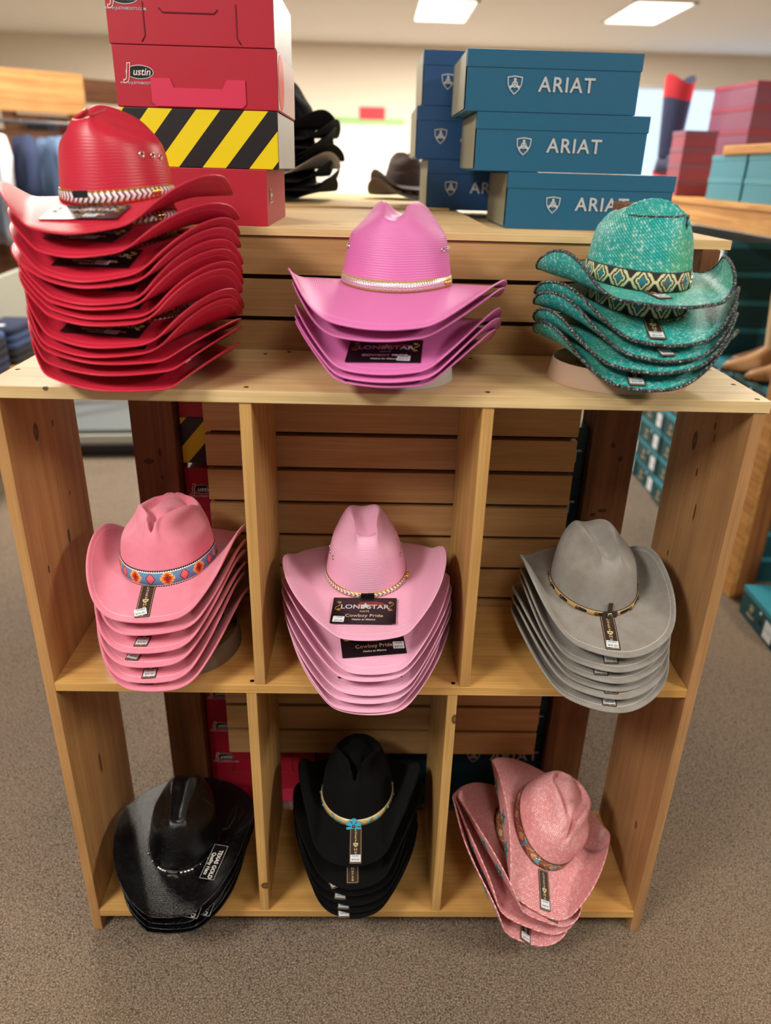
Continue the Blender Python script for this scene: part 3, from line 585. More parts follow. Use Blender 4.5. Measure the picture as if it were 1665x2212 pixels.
def flat_mtx(P, c, ydir, w, h, lift=.0016):
    """matrix of a flat piece w x h lying on the brim, centred at local c, its +y along ydir"""
    yd = Vector((ydir[0], ydir[1])).normalized(); xd = Vector((yd.y, -yd.x))
    g = lambda p: brim_z(P, p.x, p.y)
    c = Vector(c); a = c+yd*h/2; b = c-yd*h/2
    def ok(p):   # keep samples on the brim: outside the crown, inside the edge
        return (p.x/P['ax'])**2+(p.y/P['by'])**2 > 1.0 and p.y > -P['Bf']
    za, zb = (g(a), g(b)); sl = (za-zb)/h; zc = (za+zb)/2
    need = -1
    for i in range(-4, 5):
        for j in range(-4, 5):
            q = c+xd*(i*w/8)+yd*(j*h/8)
            if ok(q): need = max(need, g(q)-(zc+sl*j*h/8))
    zc += max(need, 0)+lift
    Y = Vector((yd.x, yd.y, sl)).normalized(); X = Vector((xd.x, xd.y, 0)).normalized(); Z = X.cross(Y)
    return Matrix(((X.x, Y.x, Z.x, c.x), (X.y, Y.y, Z.y, c.y), (X.z, Y.z, Z.z, zc), (0, 0, 0, 1)))
def at(x, y, z, rz=0, sy=1): return Matrix.Translation((x, y, z)) @ Matrix.Rotation(rz, 4, 'Z') @ Matrix.Diagonal((1, sy, 1, 1))
def swirl():
    p = []
    for i in range(40):
        f = i/39; a = 5.2*f*math.pi-1; r = .0042*(1-.75*abs(2*f-1)) if False else .0016+.0022*abs(math.sin(f*math.pi*2))
        p.append((.004*math.sin(f*math.pi*2.2), .012-.024*f, 0))
    return tube_me(p, .00055, 5)
def curl():
    p = [((.0008+.0026*f)*math.cos(4.2*math.pi*f), (.0008+.0026*f)*math.sin(4.2*math.pi*f), 0) for f in np.linspace(0, 1, 26)]
    return tube_me(p, .0005, 5)
def lone_star_card(hat, P, bl, br, h, style='outline', sticker=(-.036, -.025), srot=0.0):
    bl, br = Vector(bl), Vector(br); e = (br-bl).normalized(); yd = Vector((-e.y, e.x)); w = .112; H0 = .074
    c = (bl+br)/2+yd*h/2
    k = h/H0
    base = flat_mtx(P, c, yd, w, h)
    o = obj('label_card', cached('ls_card', lambda: prism_me(rrect(w, H0, .001, 2), .0007)), CARD, hat, None, base @ Matrix.Diagonal((1, k, 1, 1)))
    Z = .0008
    def sub(n, me, mt, x, y, z=Z, rz=0): return obj(n, me, mt, o, None, at(x, y, z, rz))
    sub('flag_print', cached('ls_flag', lambda: prism_me([(-.022, -.002), (-.012, .012), (.016, .014), (.03, .009), (.036, .002), (.018, .001), (.006, -.006), (-.012, -.008)], .00008)), INKR, .004, .012, Z-.00006)
    sub('lettering', text_me('LONE', .0165, .012), INKS, -.0205, .0095)
    sub('lettering', text_me('STAR', .0165, .012), INKS, .024, .0095)
    sub('star_print', cached('ls_star', lambda: prism_me(star_poly(.0095, .0042), .00012)), INKS, .0015, .0125)
    sub('lettering', text_me('HATS', .0068), INKT, .001, -.0035)
    if style == 'caps': sub('lettering', text_me('COWBOY PRIDE', .0092, .012), INKW, .001, -.0155)
    else: sub('lettering', text_me('Cowboy Pride', .0112, .0), INKT, .001, -.0155)
    sub('lettering', text_me('Hecho en M\u00e9xico', .0056, .005), INKW, .001, -.0265)
    for s in (-1, 1):
        sub('scroll_print', cached('ls_sw', swirl), INKGD, s*.047, .012, Z, 0 if s > 0 else math.pi)
        sub('scroll_print', cached('ls_cu', curl), INKGD, s*.0445, .023, Z); sub('scroll_print', cached('ls_cu', curl), INKGD, s*.0445, .002, Z)
    sub('price_sticker', cached('ls_st', lambda: prism_me(rrect(.0195, .0155, .0008, 2), .0003)), PAPER, sticker[0], sticker[1], Z+.0002, srot)
    sub('price', text_me('$30.00', .0054), INKB, sticker[0], sticker[1]-.004, Z+.0006, srot); sub('price', text_me('ST9900ZS', .0034), INKB, sticker[0], sticker[1]+.0045, Z+.0006, srot)
    return o
def lucky_tag(hat, P, a, b, price='$45.00', L=.086, w=.0255, sticker=True, srot=0.0, sx=0.0):
    a, b = Vector(a), Vector(b); d = (b-a).normalized(); yd = -d; c = b+yd*L/2
    o = obj('hang_tag', cached(('lk', L), lambda: prism_me(rrect(w, L, .0025, 3), .0009)), CARDBACK, hat, None, flat_mtx(P, c, yd, w, L))
    def sub(n, me, mt, x, y, z=.001, rz=0): return obj(n, me, mt, o, None, at(x, y, z, rz))
    sub('tag_border', cached(('lkb', L), lambda: frame_me(rrect(w-.0035, L-.0035, .002, 3), rrect(w-.0045, L-.0045, .0018, 3), .00012)), INKT, 0, 0, .0009)
    sub('lettering', text_me('L\nu\nc\nk\ny', .0088, .008, 0, .0001, 1, .72), INKT, 0, L*.245)
    sub('emblem', cached('lk_sh', lambda: prism_me([(-.0052, .0042), (0, .0054), (.0052, .0042), (.0046, -.001), (0, -.0058), (-.0046, -.001)], .00012)), INKT, 0, -L*.015)
    sub('emblem', text_me('H', .006, .02), CARDBACK, 0, -L*.012, .0013)
    sub('lettering', text_me('H\no\nr\nz\ne', .0088, .008, 0, .0001, 1, .72), INKT, 0, -L*.275)
    if sticker:
        sub('price_sticker', cached('lk_st', lambda: prism_me(rrect(.0205, .0165, .0008, 2), .0003)), PAPER, sx, -L/2+.0125, .0013, srot)
        sub('price', text_me(price, .0056), INKB, sx, -L/2+.009, .0017, srot); sub('price', text_me('05299805', .0036), INKB, sx, -L/2+.0175, .0017, srot)
    return o
def gold_tag(hat, P, a, b, L=.092, w=.033):
    a, b = Vector(a), Vector(b); d = (b-a).normalized(); yd = -d; c = b+yd*L/2
    o = obj('hang_tag', cached('tg', lambda: prism_me(rrect(w, L, .001, 2), .0009)), CARD, hat, None, flat_mtx(P, c, yd, w, L, .003))
    def sub(n, me, mt, x, y, z=.001, rz=0): return obj(n, me, mt, o, None, at(x, y, z, rz))
    sub('tag_border', cached('tgb', lambda: frame_me(rrect(w-.002, L-.002, .001, 2), rrect(w-.003, L-.003, .0008, 2), .00012)), INKW, 0, 0, .0009)
    sub('lettering', text_me('TEXAS GOLD', .0125, .015), INKW, .0045, -.006, .001, -math.pi/2); sub('lettering', text_me('Quality Hats', .0115, .008), INKW, -.0075, -.006, .001, -math.pi/2)
    return o
def ang_pts(P, deg, z, off): return Vector(ring_pts(P, np.array([math.radians(deg)]), z, off)[0])
def orient(P, deg, z, off):
    """matrix at the crown, +z pointing outward, +y up"""
    deg = deg+math.degrees(P['cy']); t = math.radians(deg); n = Vector((math.cos(t)/P['ax'], math.sin(t)/P['by'], 0)).normalized(); p = ang_pts(P, deg, z, off)
    x = Vector((-n.y, n.x, 0)); u = Vector((0, 0, 1))
    return Matrix(((x.x, u.x, n.x, p.x), (x.y, u.y, n.y, p.y), (x.z, u.z, n.z, p.z), (0, 0, 0, 1)))
DESC = dict(red=('bright red canvas cowboy hat', 'tall red stack'), orchid=('orchid pink canvas cowboy hat', 'middle stack on the shelf top'),
 teal=('turquoise straw cowboy hat', 'turquoise stack'), pinkfelt=('rose pink felt cowboy hat', 'left cubby stack'),
 lightpink=('pale pink canvas cowboy hat', 'middle cubby stack'), grey=('grey felt cowboy hat', 'right cubby stack'),
 straw=('glossy black straw cowboy hat', 'lower left stack'), blackfelt=('matte black felt cowboy hat', 'lower middle stack'),
 pinkstraw=('pink straw cowboy hat', 'lower right stack'))
TOPX = dict(red=' with braided band and label card', orchid=' with silver band', teal=' with diamond pattern band', pinkfelt=' with aztec pattern band', lightpink=' with label card on brim',
 grey=' with studded leather band', straw=' with white-lettered tag', blackfelt=' with turquoise flower', pinkstraw=' with brown diamond band')
SHZ = dict(red=SH, orchid=SH, teal=SH, pinkfelt=ZM, lightpink=ZM, grey=ZM, straw=ZB, blackfelt=ZB, pinkstraw=ZB)
TWEAK = dict(red=dict(cy=-.22, dd=.034, xd=.056, dc=.034), teal=dict(cy=.42, tw=.062, dc=.052, dd=.012), pinkfelt=dict(dc=.032, tw=.054), blackfelt=dict(dc=.03))
def eyelets(P, hat, mt, z):
    me = cached('eyelet', lambda: tube_me([(.0036*math.cos(a), .0036*math.sin(a), 0) for a in np.linspace(0, 2*math.pi, 13)[:-1]], .0012, 6, True))
    for dg in (-24, -10, 3, 177, 190, 204): obj('eyelet', me, mt, hat, None, orient(P, dg, z, .0006))
def build_hat(style, k, n, base, q):
    P = dict(DEF); P.update(base); P.update(TWEAK.get(style, {}))
    for key, v in zip('fL fR dF u0 fo rho uc'.split(), q[:7]): P[key] = v
    top = k == 0; st = STYLE[style]; d, stack = DESC[style]
    if top: lab = f'{d}{TOPX[style]}, on top of its stack'
    elif k == n-1: lab = f'{d}, lowest of the {stack}'
    else: lab = f'{d}, {ORD[k]} from top of the {stack}'
    hat = tag(empty('cowboy_hat', q[7:10]), lab, 'hat', {'red': 'red hats in the tall stack', 'orchid': 'orchid pink hats stacked on the shelf top', 'teal': 'turquoise straw hats in a stack', 'pinkfelt': 'rose felt hats in the left cubby', 'lightpink': 'pale pink hats in the middle cubby', 'grey': 'grey felt hats in the right cubby', 'straw': 'black straw hats at lower left', 'blackfelt': 'black felt hats at lower middle', 'pinkstraw': 'pink straw hats at lower right'}[style])
    yw, pt, rl = q[10:13]
    hat.rotation_mode = 'QUATERNION'
    hat.rotation_quaternion = (Matrix.Rotation(yw, 3, 'Z') @ Matrix.Rotation(pt, 3, 'X') @ Matrix.Rotation(rl, 3, 'Y')).to_quaternion()
    PC = dict(P)
    if not top: PC.update(tx=P['tx']+.15, ty=P['ty']+.17, H=P['H']*.72, dc=P['dc']*1.1, ax=P['ax']*(.95 if k < 2 else .88), by=P['by']*(.93 if k < 2 else .84))
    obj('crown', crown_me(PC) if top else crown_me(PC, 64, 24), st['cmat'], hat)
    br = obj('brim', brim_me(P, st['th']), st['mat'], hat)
    z0, z1, th, bm_ = st['band']
    t1 = np.linspace(0, 2*np.pi, 141)[:-1]
    if style == 'teal':
        obj('edge_binding', tube_me([tuple(p) for p in brim_s(P, t1, np.ones_like(t1))], .0028, 7, True), EDGET, br)
        if top:
            tt = np.linspace(math.radians(-150), math.radians(10), 60)
            obj('crease_stitching', tube_me([tuple(p) for p in crown_s(P, tt, np.full_like(tt, 2/math.pi*math.acos(.86**(1/P['e']))))], .0018, 6), EDGET, hat)
    band = obj('hat_band', band_me(PC, z0, z1, th), bm_, hat)
    if style in ('red', 'lightpink', 'orchid') and (top or k in (1, 2, 8)):
        bead = cached('bead', lambda: sphere_me(.0042, 1, 1, 1, 8))
        for dg in (-24, -20) if style != 'red' else (-18, -13): obj('bead', bead, GOLD, band, None, orient(PC, dg, .009, .004))
    if style in ('red', 'lightpink') and top:
        obj('clip', box_me(.024, .005, .0095, .0006), BLACKP, band, None, orient(PC, -92, z1, .0006) @ Matrix.Rotation(-math.pi/2, 4, 'X') @ Matrix.Translation((0, 0, 0)) @ Matrix.Rotation(math.pi, 4, 'X'))
    if style in ('red', 'orchid', 'lightpink') and top: eyelets(P, hat, GOLD if style != 'lightpink' else SILVER, P['H']*.43)
    if style == 'grey' and top:
        sd = cached('stud', lambda: sphere_me(.0042, 1, 1, .6, 8))
        for dg in range(-270, 90, 24): obj('stud', sd, BRASS, band, None, orient(P, dg-90-12, (z0+z1)/2, th+.0006))
        obj('strap', box_me(.026, .0155, .0018, .0004), plain('dark_leather', (58, 44, 38), .7), band, None, orient(P, -92, (z0+z1)/2, th+.0004) @ Matrix.Translation((0, 0, 0)))
        obj('strap', box_me(.008, .03, .0014, .0004), plain('dark_leather', (58, 44, 38), .7), band, None, orient(P, -92, z1+.004, th))
        obj('concho', cached('conch', lambda: sphere_me(.006, 1, 1, .5, 9)), plain('pewter', (150, 150, 120), .3, 1.), band, None, orient(P, -92, (z0+z1)/2, th+.0024))
    if style == 'blackfelt' and top:
        sd = cached('bstud', lambda: sphere_me(.0034, 1, 1, .6, 8))
        for dg in (-220, -197, -174, -150, -126, -112, -68, -54, -30, -6, 17, 40): obj('stud', sd, TURQ if abs(dg) % 2 == 0 else BRASS, band, None, orient(P, dg, (z0+z1)/2, th+.0008))
        fl = orient(P, -90, (z0+z1)/2-.003, th+.003) @ Matrix.Rotation(-.35, 4, 'X')
        cn = obj('flower_concho', cached('fcb', lambda: lathe_me([(.0001, 0), (.006, 0), (.006, .002), (.0001, .002)], 14)), plain('dark_bronze', (52, 40, 30), .4, .8), band, None, fl)
        pet = cached('petal', lambda: prism_me([(.0035, -.0018), (.0145, -.0058), (.0165, -.002), (.0165, .002), (.0145, .0058), (.0035, .0018)], .0016))
        for i in range(6): obj('petal', pet, TURQ, band, None, fl @ Matrix.Rotation(math.pi/6+i*math.pi/3, 4, 'Z') @ Matrix.Translation((0, 0, .002)))
        obj('concho_pin', cached('cpin', lambda: sphere_me(.0034, 1, 1, .8, 8)), BRASS, band, None, fl @ Matrix.Translation((0, 0, .0034)))
    if style == 'pinkstraw' and top:
        bar = cached('tbar', lambda: box_me(.005, .0235, .001, .0003))
        for dg in (-128, -72): obj('wrap', bar, TURQ, band, None, orient(P, dg, (z0+z1)/2, th+.0005))
        cn = obj('concho', cached('pconch', lambda: lathe_me([(.0001, 0), (.0085, 0), (.0075, .002), (.0001, .0032)], 14, 1.3)), SILVER, band, None, orient(P, -100, (z0+z1)/2, th+.001))
        obj('concho_stone', cached('pcs', lambda: sphere_me(.004, 1.2, 1, .6, 8)), TURQ, band, None, orient(P, -100, (z0+z1)/2, th+.004))
    if style == 'pinkstraw':
        stm = cached('star', lambda: prism_me(star_poly(.019, .0072), .0014)); rh = cached('rhine', lambda: sphere_me(.0018, 1, 1, .8, 6))
        for tdeg in (150, 176, 201, 226):
            t = np.array([math.radians(tdeg)]); s = np.array([.66]); nn, dd = brim_nrm(P, t, s); p = Vector(brim_s(P, t, s)[0]); nz = -Vector(nn[0]); yx = Vector(dd[0])
            xx = yx.cross(nz).normalized(); yx = nz.cross(xx)
            p = p+nz*(st['th']/2+.0003)
            mm = Matrix(((xx.x, yx.x, nz.x, p.x), (xx.y, yx.y, nz.y, p.y), (xx.z, yx.z, nz.z, p.z), (0, 0, 0, 1)))
            so = obj('leather_star', stm, TEALL, hat, None, mm); obj('rhinestone', rh, SILVER, so, (0, 0, .0016))
    if style == 'teal' and k < 2:
        for dg in (-112, -68): obj('star_stud', cached('sstud', lambda: prism_me(star_poly(.006, .0026), .0016)), SILVER, band, None, orient(PC, dg, (z0+z1)/2, th+.0004))
        obj('star_stud', cached('rstud', lambda: sphere_me(.0032, 1, 1, .7, 8)), plain('red_stone', (170, 50, 60), .3), band, None, orient(PC, -90, (z0+z1)/2, th+.0008))
    if style == 'straw' and top:
        bd = cached('sbead', lambda: sphere_me(.0036, 1.1, 1, 1, 8))
        for dg in (-120, -116, -112, -108, -84, -78, -73, -68): obj('bead', bd, SILVER, band, None, orient(P, dg, .003, .004))
        for dg in (-150, -135, -55, -42, -30): obj('bead', cached('sbead2', lambda: sphere_me(.0018, 1, 1, 1, 6)), SILVER, band, None, orient(P, dg, .003, .003))
        for s in (-1, 1): obj('feather_charm', cached(('fea', s), lambda: prism_me([(0, -.0015), (s*.008, -.003), (s*.014, 0), (s*.008, .003), (0, .0015)], .0014)), SILVER, band, None, orient(P, -97, .003, .0042) @ Matrix.Rotation(s*.4, 4, 'Z'))
        obj('cord_end', tube_me([(.083, .0, .012), (.092, .012, .012), (.096, .03, .02), (.105, .05, .03)], .0014, 6), BLACKP, hat); obj('cord_end', tube_me([(.083, .0, .011), (.097, .006, .012), (.108, .022, .024), (.112, .05, .036)], .0014, 6), BLACKP, hat)
    tg = TAGS.get(style, {}).get(k+1)
    if tg:
        if style in ('red', 'orchid', 'lightpink'):
            yb = -(tg[1]+tg[3])/2; h = min(.076, max(.05, yb-P['by']-.002))
            lone_star_card(hat, P, tg[:2], tg[2:], h, 'caps' if style == 'orchid' else 'outline', (.03, -.0245) if style == 'orchid' else ((.014, -.02) if style == 'red' else ((-.042, -.026) if top else (.044, -.018))), -.05)
        elif style == 'straw': gold_tag(hat, P, tg[:2], tg[2:])
        else:
            pr = {'teal': '$54.99', 'pinkstraw': '$48.99'}.get(style, '$45.00')
            lucky_tag(hat, P, tg[:2], tg[2:], pr, .092 if style in ('blackfelt', 'teal') else .084, .0255, not (style == 'blackfelt' and k == 1), {('pinkfelt', 0): .25, ('pinkfelt', 3): -.15, ('grey', 0): -.1}.get((style, k), 0.0), -.004 if style == 'pinkfelt' and top else 0)
    return hat
for style, (base, lst) in HATS.items():
    for k, q in enumerate(lst): build_hat(style, k, len(lst), base, q)
# cardboard rings that hold three of the stacks up
def ring_me(a, b, h, th=.0015, flare=1.06):
    t = np.linspace(0, 2*np.pi, 65)[:-1]; rows = []
    for r, z_ in ((flare, 0), (1., h), (1.-th/a, h), (flare-th/a, 0)): rows.append(np.stack([a*r*np.cos(t), b*r*np.sin(t), 0*t+z_], -1))
    rows.append(rows[0]); return grid_me('ring', np.array(rows), True, True)
tag(obj('cardboard_ring', ring_me(.088, .088, .046), plain('grey_cardboard', (186, 178, 172), .8), None, (.637, .112, SH+.0005)), 'pale grey oval cardboard ring under the orchid pink hats', 'hat ring')
tag(obj('cardboard_ring', ring_me(.11, .1, .034), plain('tan_cardboard', (190, 158, 134), .8), None, (1.012, .122, SH+.0005)), 'tan oval cardboard ring under the turquoise hats', 'hat ring')
tag(obj('cardboard_ring', ring_me(.098, .11, .04), plain('brown_cardboard', (112, 94, 76), .8), None, (.237, .135, ZM+.0005)), 'brown cardboard ring under the rose felt hats', 'hat ring')
# ------------------------------------------------------------------ boot boxes
def card_mat(name, rgb, rough=.45):
    a = M(name, rough=rough, spec=.4); oc = a.co(); c = lin(*rgb)
    a.set('Base Color', a.mix(a.ramp(a.noise(oc, 14., 4.), [(.35, (0, 0, 0)), (.7, (.3,)*3)]), c, tuple(x*.8+.02 for x in c[:3])+(1,))); return a.m
RED = card_mat('red_box_card', (180, 32, 54)); REDL = card_mat('red_box_flap', (214, 52, 88)); PALE = card_mat('pale_box_side', (222, 196, 196)); WHT = card_mat('white_box_side', (205, 208, 212))
TEAL = card_mat('teal_box_card', (32, 102, 140)); TEALD = card_mat('dark_teal_box_card', (18, 74, 82)); TEALT = card_mat('teal_box_lid', (52, 140, 158)); BLUE = card_mat('blue_box_card', (34, 84, 140)); KRAFT = card_mat('kraft_side', (150, 148, 124)); NIGHT = card_mat('night_blue_box', (14, 52, 66))
def hazard():
    a = M('hazard_stripes', rough=.4); o = a.sep(a.co())
    f = a.mth('FRACT', a.mth('MULTIPLY', a.mth('SUBTRACT', o[0], a.mth('MULTIPLY', o[2], .86)), 1/.0825))
    a.set('Base Color', a.mix(lt(a, f, .5), lin(24, 26, 30), lin(236, 216, 14))); return a.m
HAZ = hazard()
def logo_oval(par, m, k=1.0, hidden_j=False):
    """script name in a black oval; m = matrix of the face (x right, y up, z out)"""
    g = obj('logo', cached('lo_w', lambda: prism_me(ellipse_poly(.0235, .0105), .0003)), INKS, par, None, m @ Matrix.Diagonal((k, k, 1, 1)))
    obj('logo_field', cached('lo_b', lambda: prism_me(ellipse_poly(.0222, .0093), .0003)), BLACKP, g, (0, 0, .0002))
    obj('lettering', text_me('ustin', .0155, .008, .25), INKW, g, (.003, .0, .0007))
    obj('lettering', text_me('J', .030, .05, .15), INKW, g, (-.0205, .0005, .0008)); obj('lettering', text_me('J', .030, .01, .15), RED, g, (-.0205, .0005, .0011))
    obj('lettering', text_me('WWW.JUSTINBOOTS.COM', .0056, .004), INKS, g, (0, -.0165, .0003))
    return g
def boot_box(label, x0, x1, y0, d, z0, h, kind='red', logo=None, rz=0, group=None, side=None, tab=None):
    t = thing('boot_box', label, 'box', ((x0+x1)/2, y0+d/2, z0), rz, group); w = x1-x0
    obj('body', box_me(w, d, h, .0012), {'red': RED, 'hazard': HAZ}[kind], t)
    f = lambda x, z: face_mtx((x, -d/2-.0004, z), (1, 0, 0), (0, 0, 1))
    if logo: logo_oval(t, f(-w/2+logo[0], logo[1]), 1.0)
    r = lambda y, z: face_mtx((w/2+.0004, y, z), (0, 1, 0), (0, 0, 1))
    if side == 'logo': logo_oval(t, r(-d/2+.06, h*.55), .8)
    if side in ('pale', 'white'): obj('side_sleeve', prism_me([(-d/2+.004, .002), (d/2-.004, .002), (d/2-.004, h-.002), (-d/2+.004, h-.002)], .0006), PALE if side == 'pale' else WHT, t, None, r(0, 0))
    if side == 'pale': obj('round_sticker', prism_me(ellipse_poly(.043, .043), .0006), plain('red_sticker', (226, 60, 56), .4), t, None, r(-d/2+.05, h*.5) @ Matrix.Translation((0, 0, .0007)))
    if tab == 'flap': obj('front_flap', prism_me([(-.075, .044), (-.042, .044), (-.036, .030), (.046, .030), (.054, .044), (.085, .044), (.085, .008), (.078, .002), (-.068, .002), (-.075, .008)], .0022), REDL, t, None, f(-.002, 0))
    if tab == 'slot':
        obj('cut_line', tube_me([(-.05, .052, 0), (-.044, .046, 0), (.04, .046, 0), (.046, .052, 0)], .0012, 6), plain('cut_shadow', (110, 20, 36), .8), t, None, f(.0, 0))
        for s in (-1, 1): obj('cut_line', tube_me([(s*.082, .004, 0), (s*.076, .013, 0), (s*.076, .06, 0)], .0011, 6), plain('cut_shadow', (110, 20, 36), .8), t, None, f(.0, 0))
    return t
G1 = 'red boot boxes on the display table'
boot_box('red boot box at the foot of the pile with a logo on its end', .132, .402, .325, .30, 1.4502, .0935, 'red', None, 0, G1, 'logo')
boot_box('boot box with black and yellow hazard stripes on the display table', .153, .423, .338, .30, 1.5442, .092, 'hazard', None, 0, G1, 'white')
boot_box('red boot box with a folded front flap above the striped box', .151, .4255, .336, .30, 1.6368, .0915, 'red', (.043, .052), 0, G1, 'pale', 'flap')
boot_box('topmost red boot box cut by the upper edge of the picture', .149, .422, .334, .30, 1.7288, .095, 'red', (.032, .066), 0, G1, 'white', 'slot')
# pile behind the slat wall, left
zz = 0.002
for i in range(11):
    h = .101 if i not in (4, 6) else .121
    kind = 'hazard' if i == 9 else 'red'
    if i == 9: zz = .969
    boot_box(('hazard striped' if kind == 'hazard' else 'red')+f' boot box behind the slat wall, {["lowest", "second", "third", "fourth", "fifth", "sixth", "seventh", "eighth", "ninth", "tenth", "eleventh"][i]} from the floor', .197, .464, .372, .34, zz, h, kind, (.036, .052) if kind == 'red' else None, 0, 'boot boxes behind the slat wall', None, 'slot' if i == 1 else ('flap' if i == 0 else None))
    zz += h+.0008
for i in range(3): boot_box(f'red boot box behind the slat wall between the two piles, {["lowest", "middle", "upper"][i]}', .4655, .664, .45, .34, .002+i*.1018, .101, 'red', None, 0, 'boot boxes behind the slat wall', None, 'slot' if i == 1 else None)
SHP = [(-.5, .42), (-.25, .46), (0, .5), (.25, .46), (.5, .42), (.46, -.02), (.3, -.32), (0, -.6), (-.3, -.32), (-.46, -.02)]
def shield(par, m, s, mt):
    g = obj('emblem', cached(('shf', s), lambda: frame_me([(x*s, y*s) for x, y in SHP], [(x*s*.86, y*s*.86) for x, y in SHP], .0003)), mt, par, None, m)
    bar = cached(('shb', s), lambda: prism_me([(-.05*s, 0), (.05*s, 0), (.09*s, .36*s), (-.09*s, .36*s)], .0003))
    for a in (0, 2.1, -2.1): obj('emblem_stroke', bar, mt, g, None, Matrix.Rotation(a, 4, 'Z'))
    obj('emblem_stroke', cached(('shd', s), lambda: frame_me(ellipse_poly(.2*s, .2*s, 12), ellipse_poly(.13*s, .13*s, 12), .0003)), mt, g, (0, 0, .0001))
def shoe_box(label, w, d, h, loc, rz, mat, lid, group, wide=True, ink=INKS, kraft=False, small=False, off=0.0):
    """boot box with a lid; front face is -y"""
    t = thing('boot_box', label, 'box', loc, rz, group)
    obj('body', cached(('sb', w, d, h), lambda: box_me(w-.004, d-.004, h-.002, .001)) if mat is TEAL else box_me(w-.004, d-.004, h-.002, .001), mat, t)
    lm = box_me(w, d, .034 if not small else .02, .001); obj('lid', lm, lid, t, (0, 0, h-(.034 if not small else .02)))
    f = lambda x, z: face_mtx((x, -d/2-.0006, z), (1, 0, 0), (0, 0, 1))
    if wide:
        shield(t, f(-.085+off, h*.45), .034, ink); obj('lettering', text_me('ARIAT', .041, .012, 0, .0002, 1.12), ink, t, None, f(.03+off*.9, h*.45))
    if kraft:
        l = face_mtx((-w/2-.0006, 0, 0), (0, -1, 0), (0, 0, 1))
        obj('end_panel', prism_me([(-d/2+.01, .004), (d/2-.01, .004), (d/2-.01, h-.004), (-d/2+.01, h-.004)], .0005), KRAFT, t, None, l)
    return t
G2 = 'blue boot boxes stacked behind the turquoise hats'
shoe_box('big blue boot box, lowest of the three behind the turquoise hats', .39, .3, .121, (1.097, .90, 1.4305), 0, TEAL, TEAL, G2, True, INKS, True)
shoe_box('big blue boot box, middle of the three behind the turquoise hats', .39, .3, .119, (1.016, .90, 1.5525), 0, TEAL, TEAL, G2, True, INKS, True)
shoe_box('big blue boot box, topmost of the three behind the turquoise hats', .385, .3, .119, (.984, .90, 1.6725), 0, TEAL, TEAL, G2, True, INKS, True)
for i, (dx, h) in enumerate(((.035, .126), (.0, .126), (.012, .126))):
    shoe_box(f'dark blue boot box, {["lowest", "middle", "topmost"][i]} of the pile left of the big blue boxes', .3, .34, h, (.855+dx, 1.27, 1.4505+i*.127), 0, BLUE, BLUE, G2, True, INKS, True)
for i in range(9):
    shoe_box(f'night blue boot box behind the slat wall at right, {ORD[8-i] if i < 8 else "top"} from top', .385, .3, .118, (.862, .362+.15, .002+i*.1185), 0, NIGHT, NIGHT, 'dark boot boxes behind the slat wall', True, plain('ink_dim', (120, 124, 120), .5), off=.1)
# wall of box ends under the side table
def end_box(label, loc, rz, group, big=False):
    t = thing('boot_box', label, 'box', loc, rz, group); w, d, h = .29, .34, .118
    obj('body', cached('eb', lambda: box_me(w-.004, d-.004, h-.002, .001)), TEALD, t)
    obj('lid', cached('el', lambda: box_me(w, d, .022, .001)), TEALT if big else cached_lid(), t, (0, 0, h-.022))
    f = lambda x, z: face_mtx((x, -d/2-.0006, z), (1, 0, 0), (0, 0, 1))
    shield(t, f(-.055, .062), .03, INKT); obj('lettering', text_me('ARIAT', .02, .012, 0, .0002, 1.1), INKT, t, None, f(-.055, .03))
    obj('size_label', cached('elb', lambda: prism_me(rrect(.062, .07, .001, 2), .0004)), PAPER, t, None, f(.085, .05)); obj('label_rule', cached('elr', lambda: prism_me([(-.024, -.001), (.024, -.001), (.024, .001), (-.024, .001)], .0003)), INKB, t, None, f(.085, .05) @ Matrix.Translation((0, 0, .0005)))
    obj('hand_hole', cached('eh', lambda: prism_me(ellipse_poly(.009, .012, 14), .0004)), BLACKP, t, None, f(.018, .05)); obj('dot_sticker', cached('ed', lambda: prism_me(ellipse_poly(.007, .007, 12), .0004)), PAPER, t, None, f(.012, .085))
    return t
def cached_lid(): return TEALD
ROWN = ['lowest', 'second', 'third', 'fourth', 'fifth', 'sixth', 'seventh', 'eighth', 'ninth', 'tenth', 'top']
COLN = ['nearest', 'second nearest', 'third', 'fourth', 'fifth', 'farthest']
for c in range(6):
    nr = 7 if c < 2 else 11
    for i in range(nr):
        end_box(f'teal boot box under the side table, {ROWN[i]} row up, {COLN[c]} column', (2.095+.17+random.uniform(-.006, .006), 1.74+c*.298, .001+i*.1185), -math.pi/2, 'boot boxes piled under the side table', random.random() < .3)
end_box('single teal boot box on the carpet beside the side table leg', (2.228, 1.218, .001), -math.pi/2-.02, 'boot boxes piled under the side table', True)
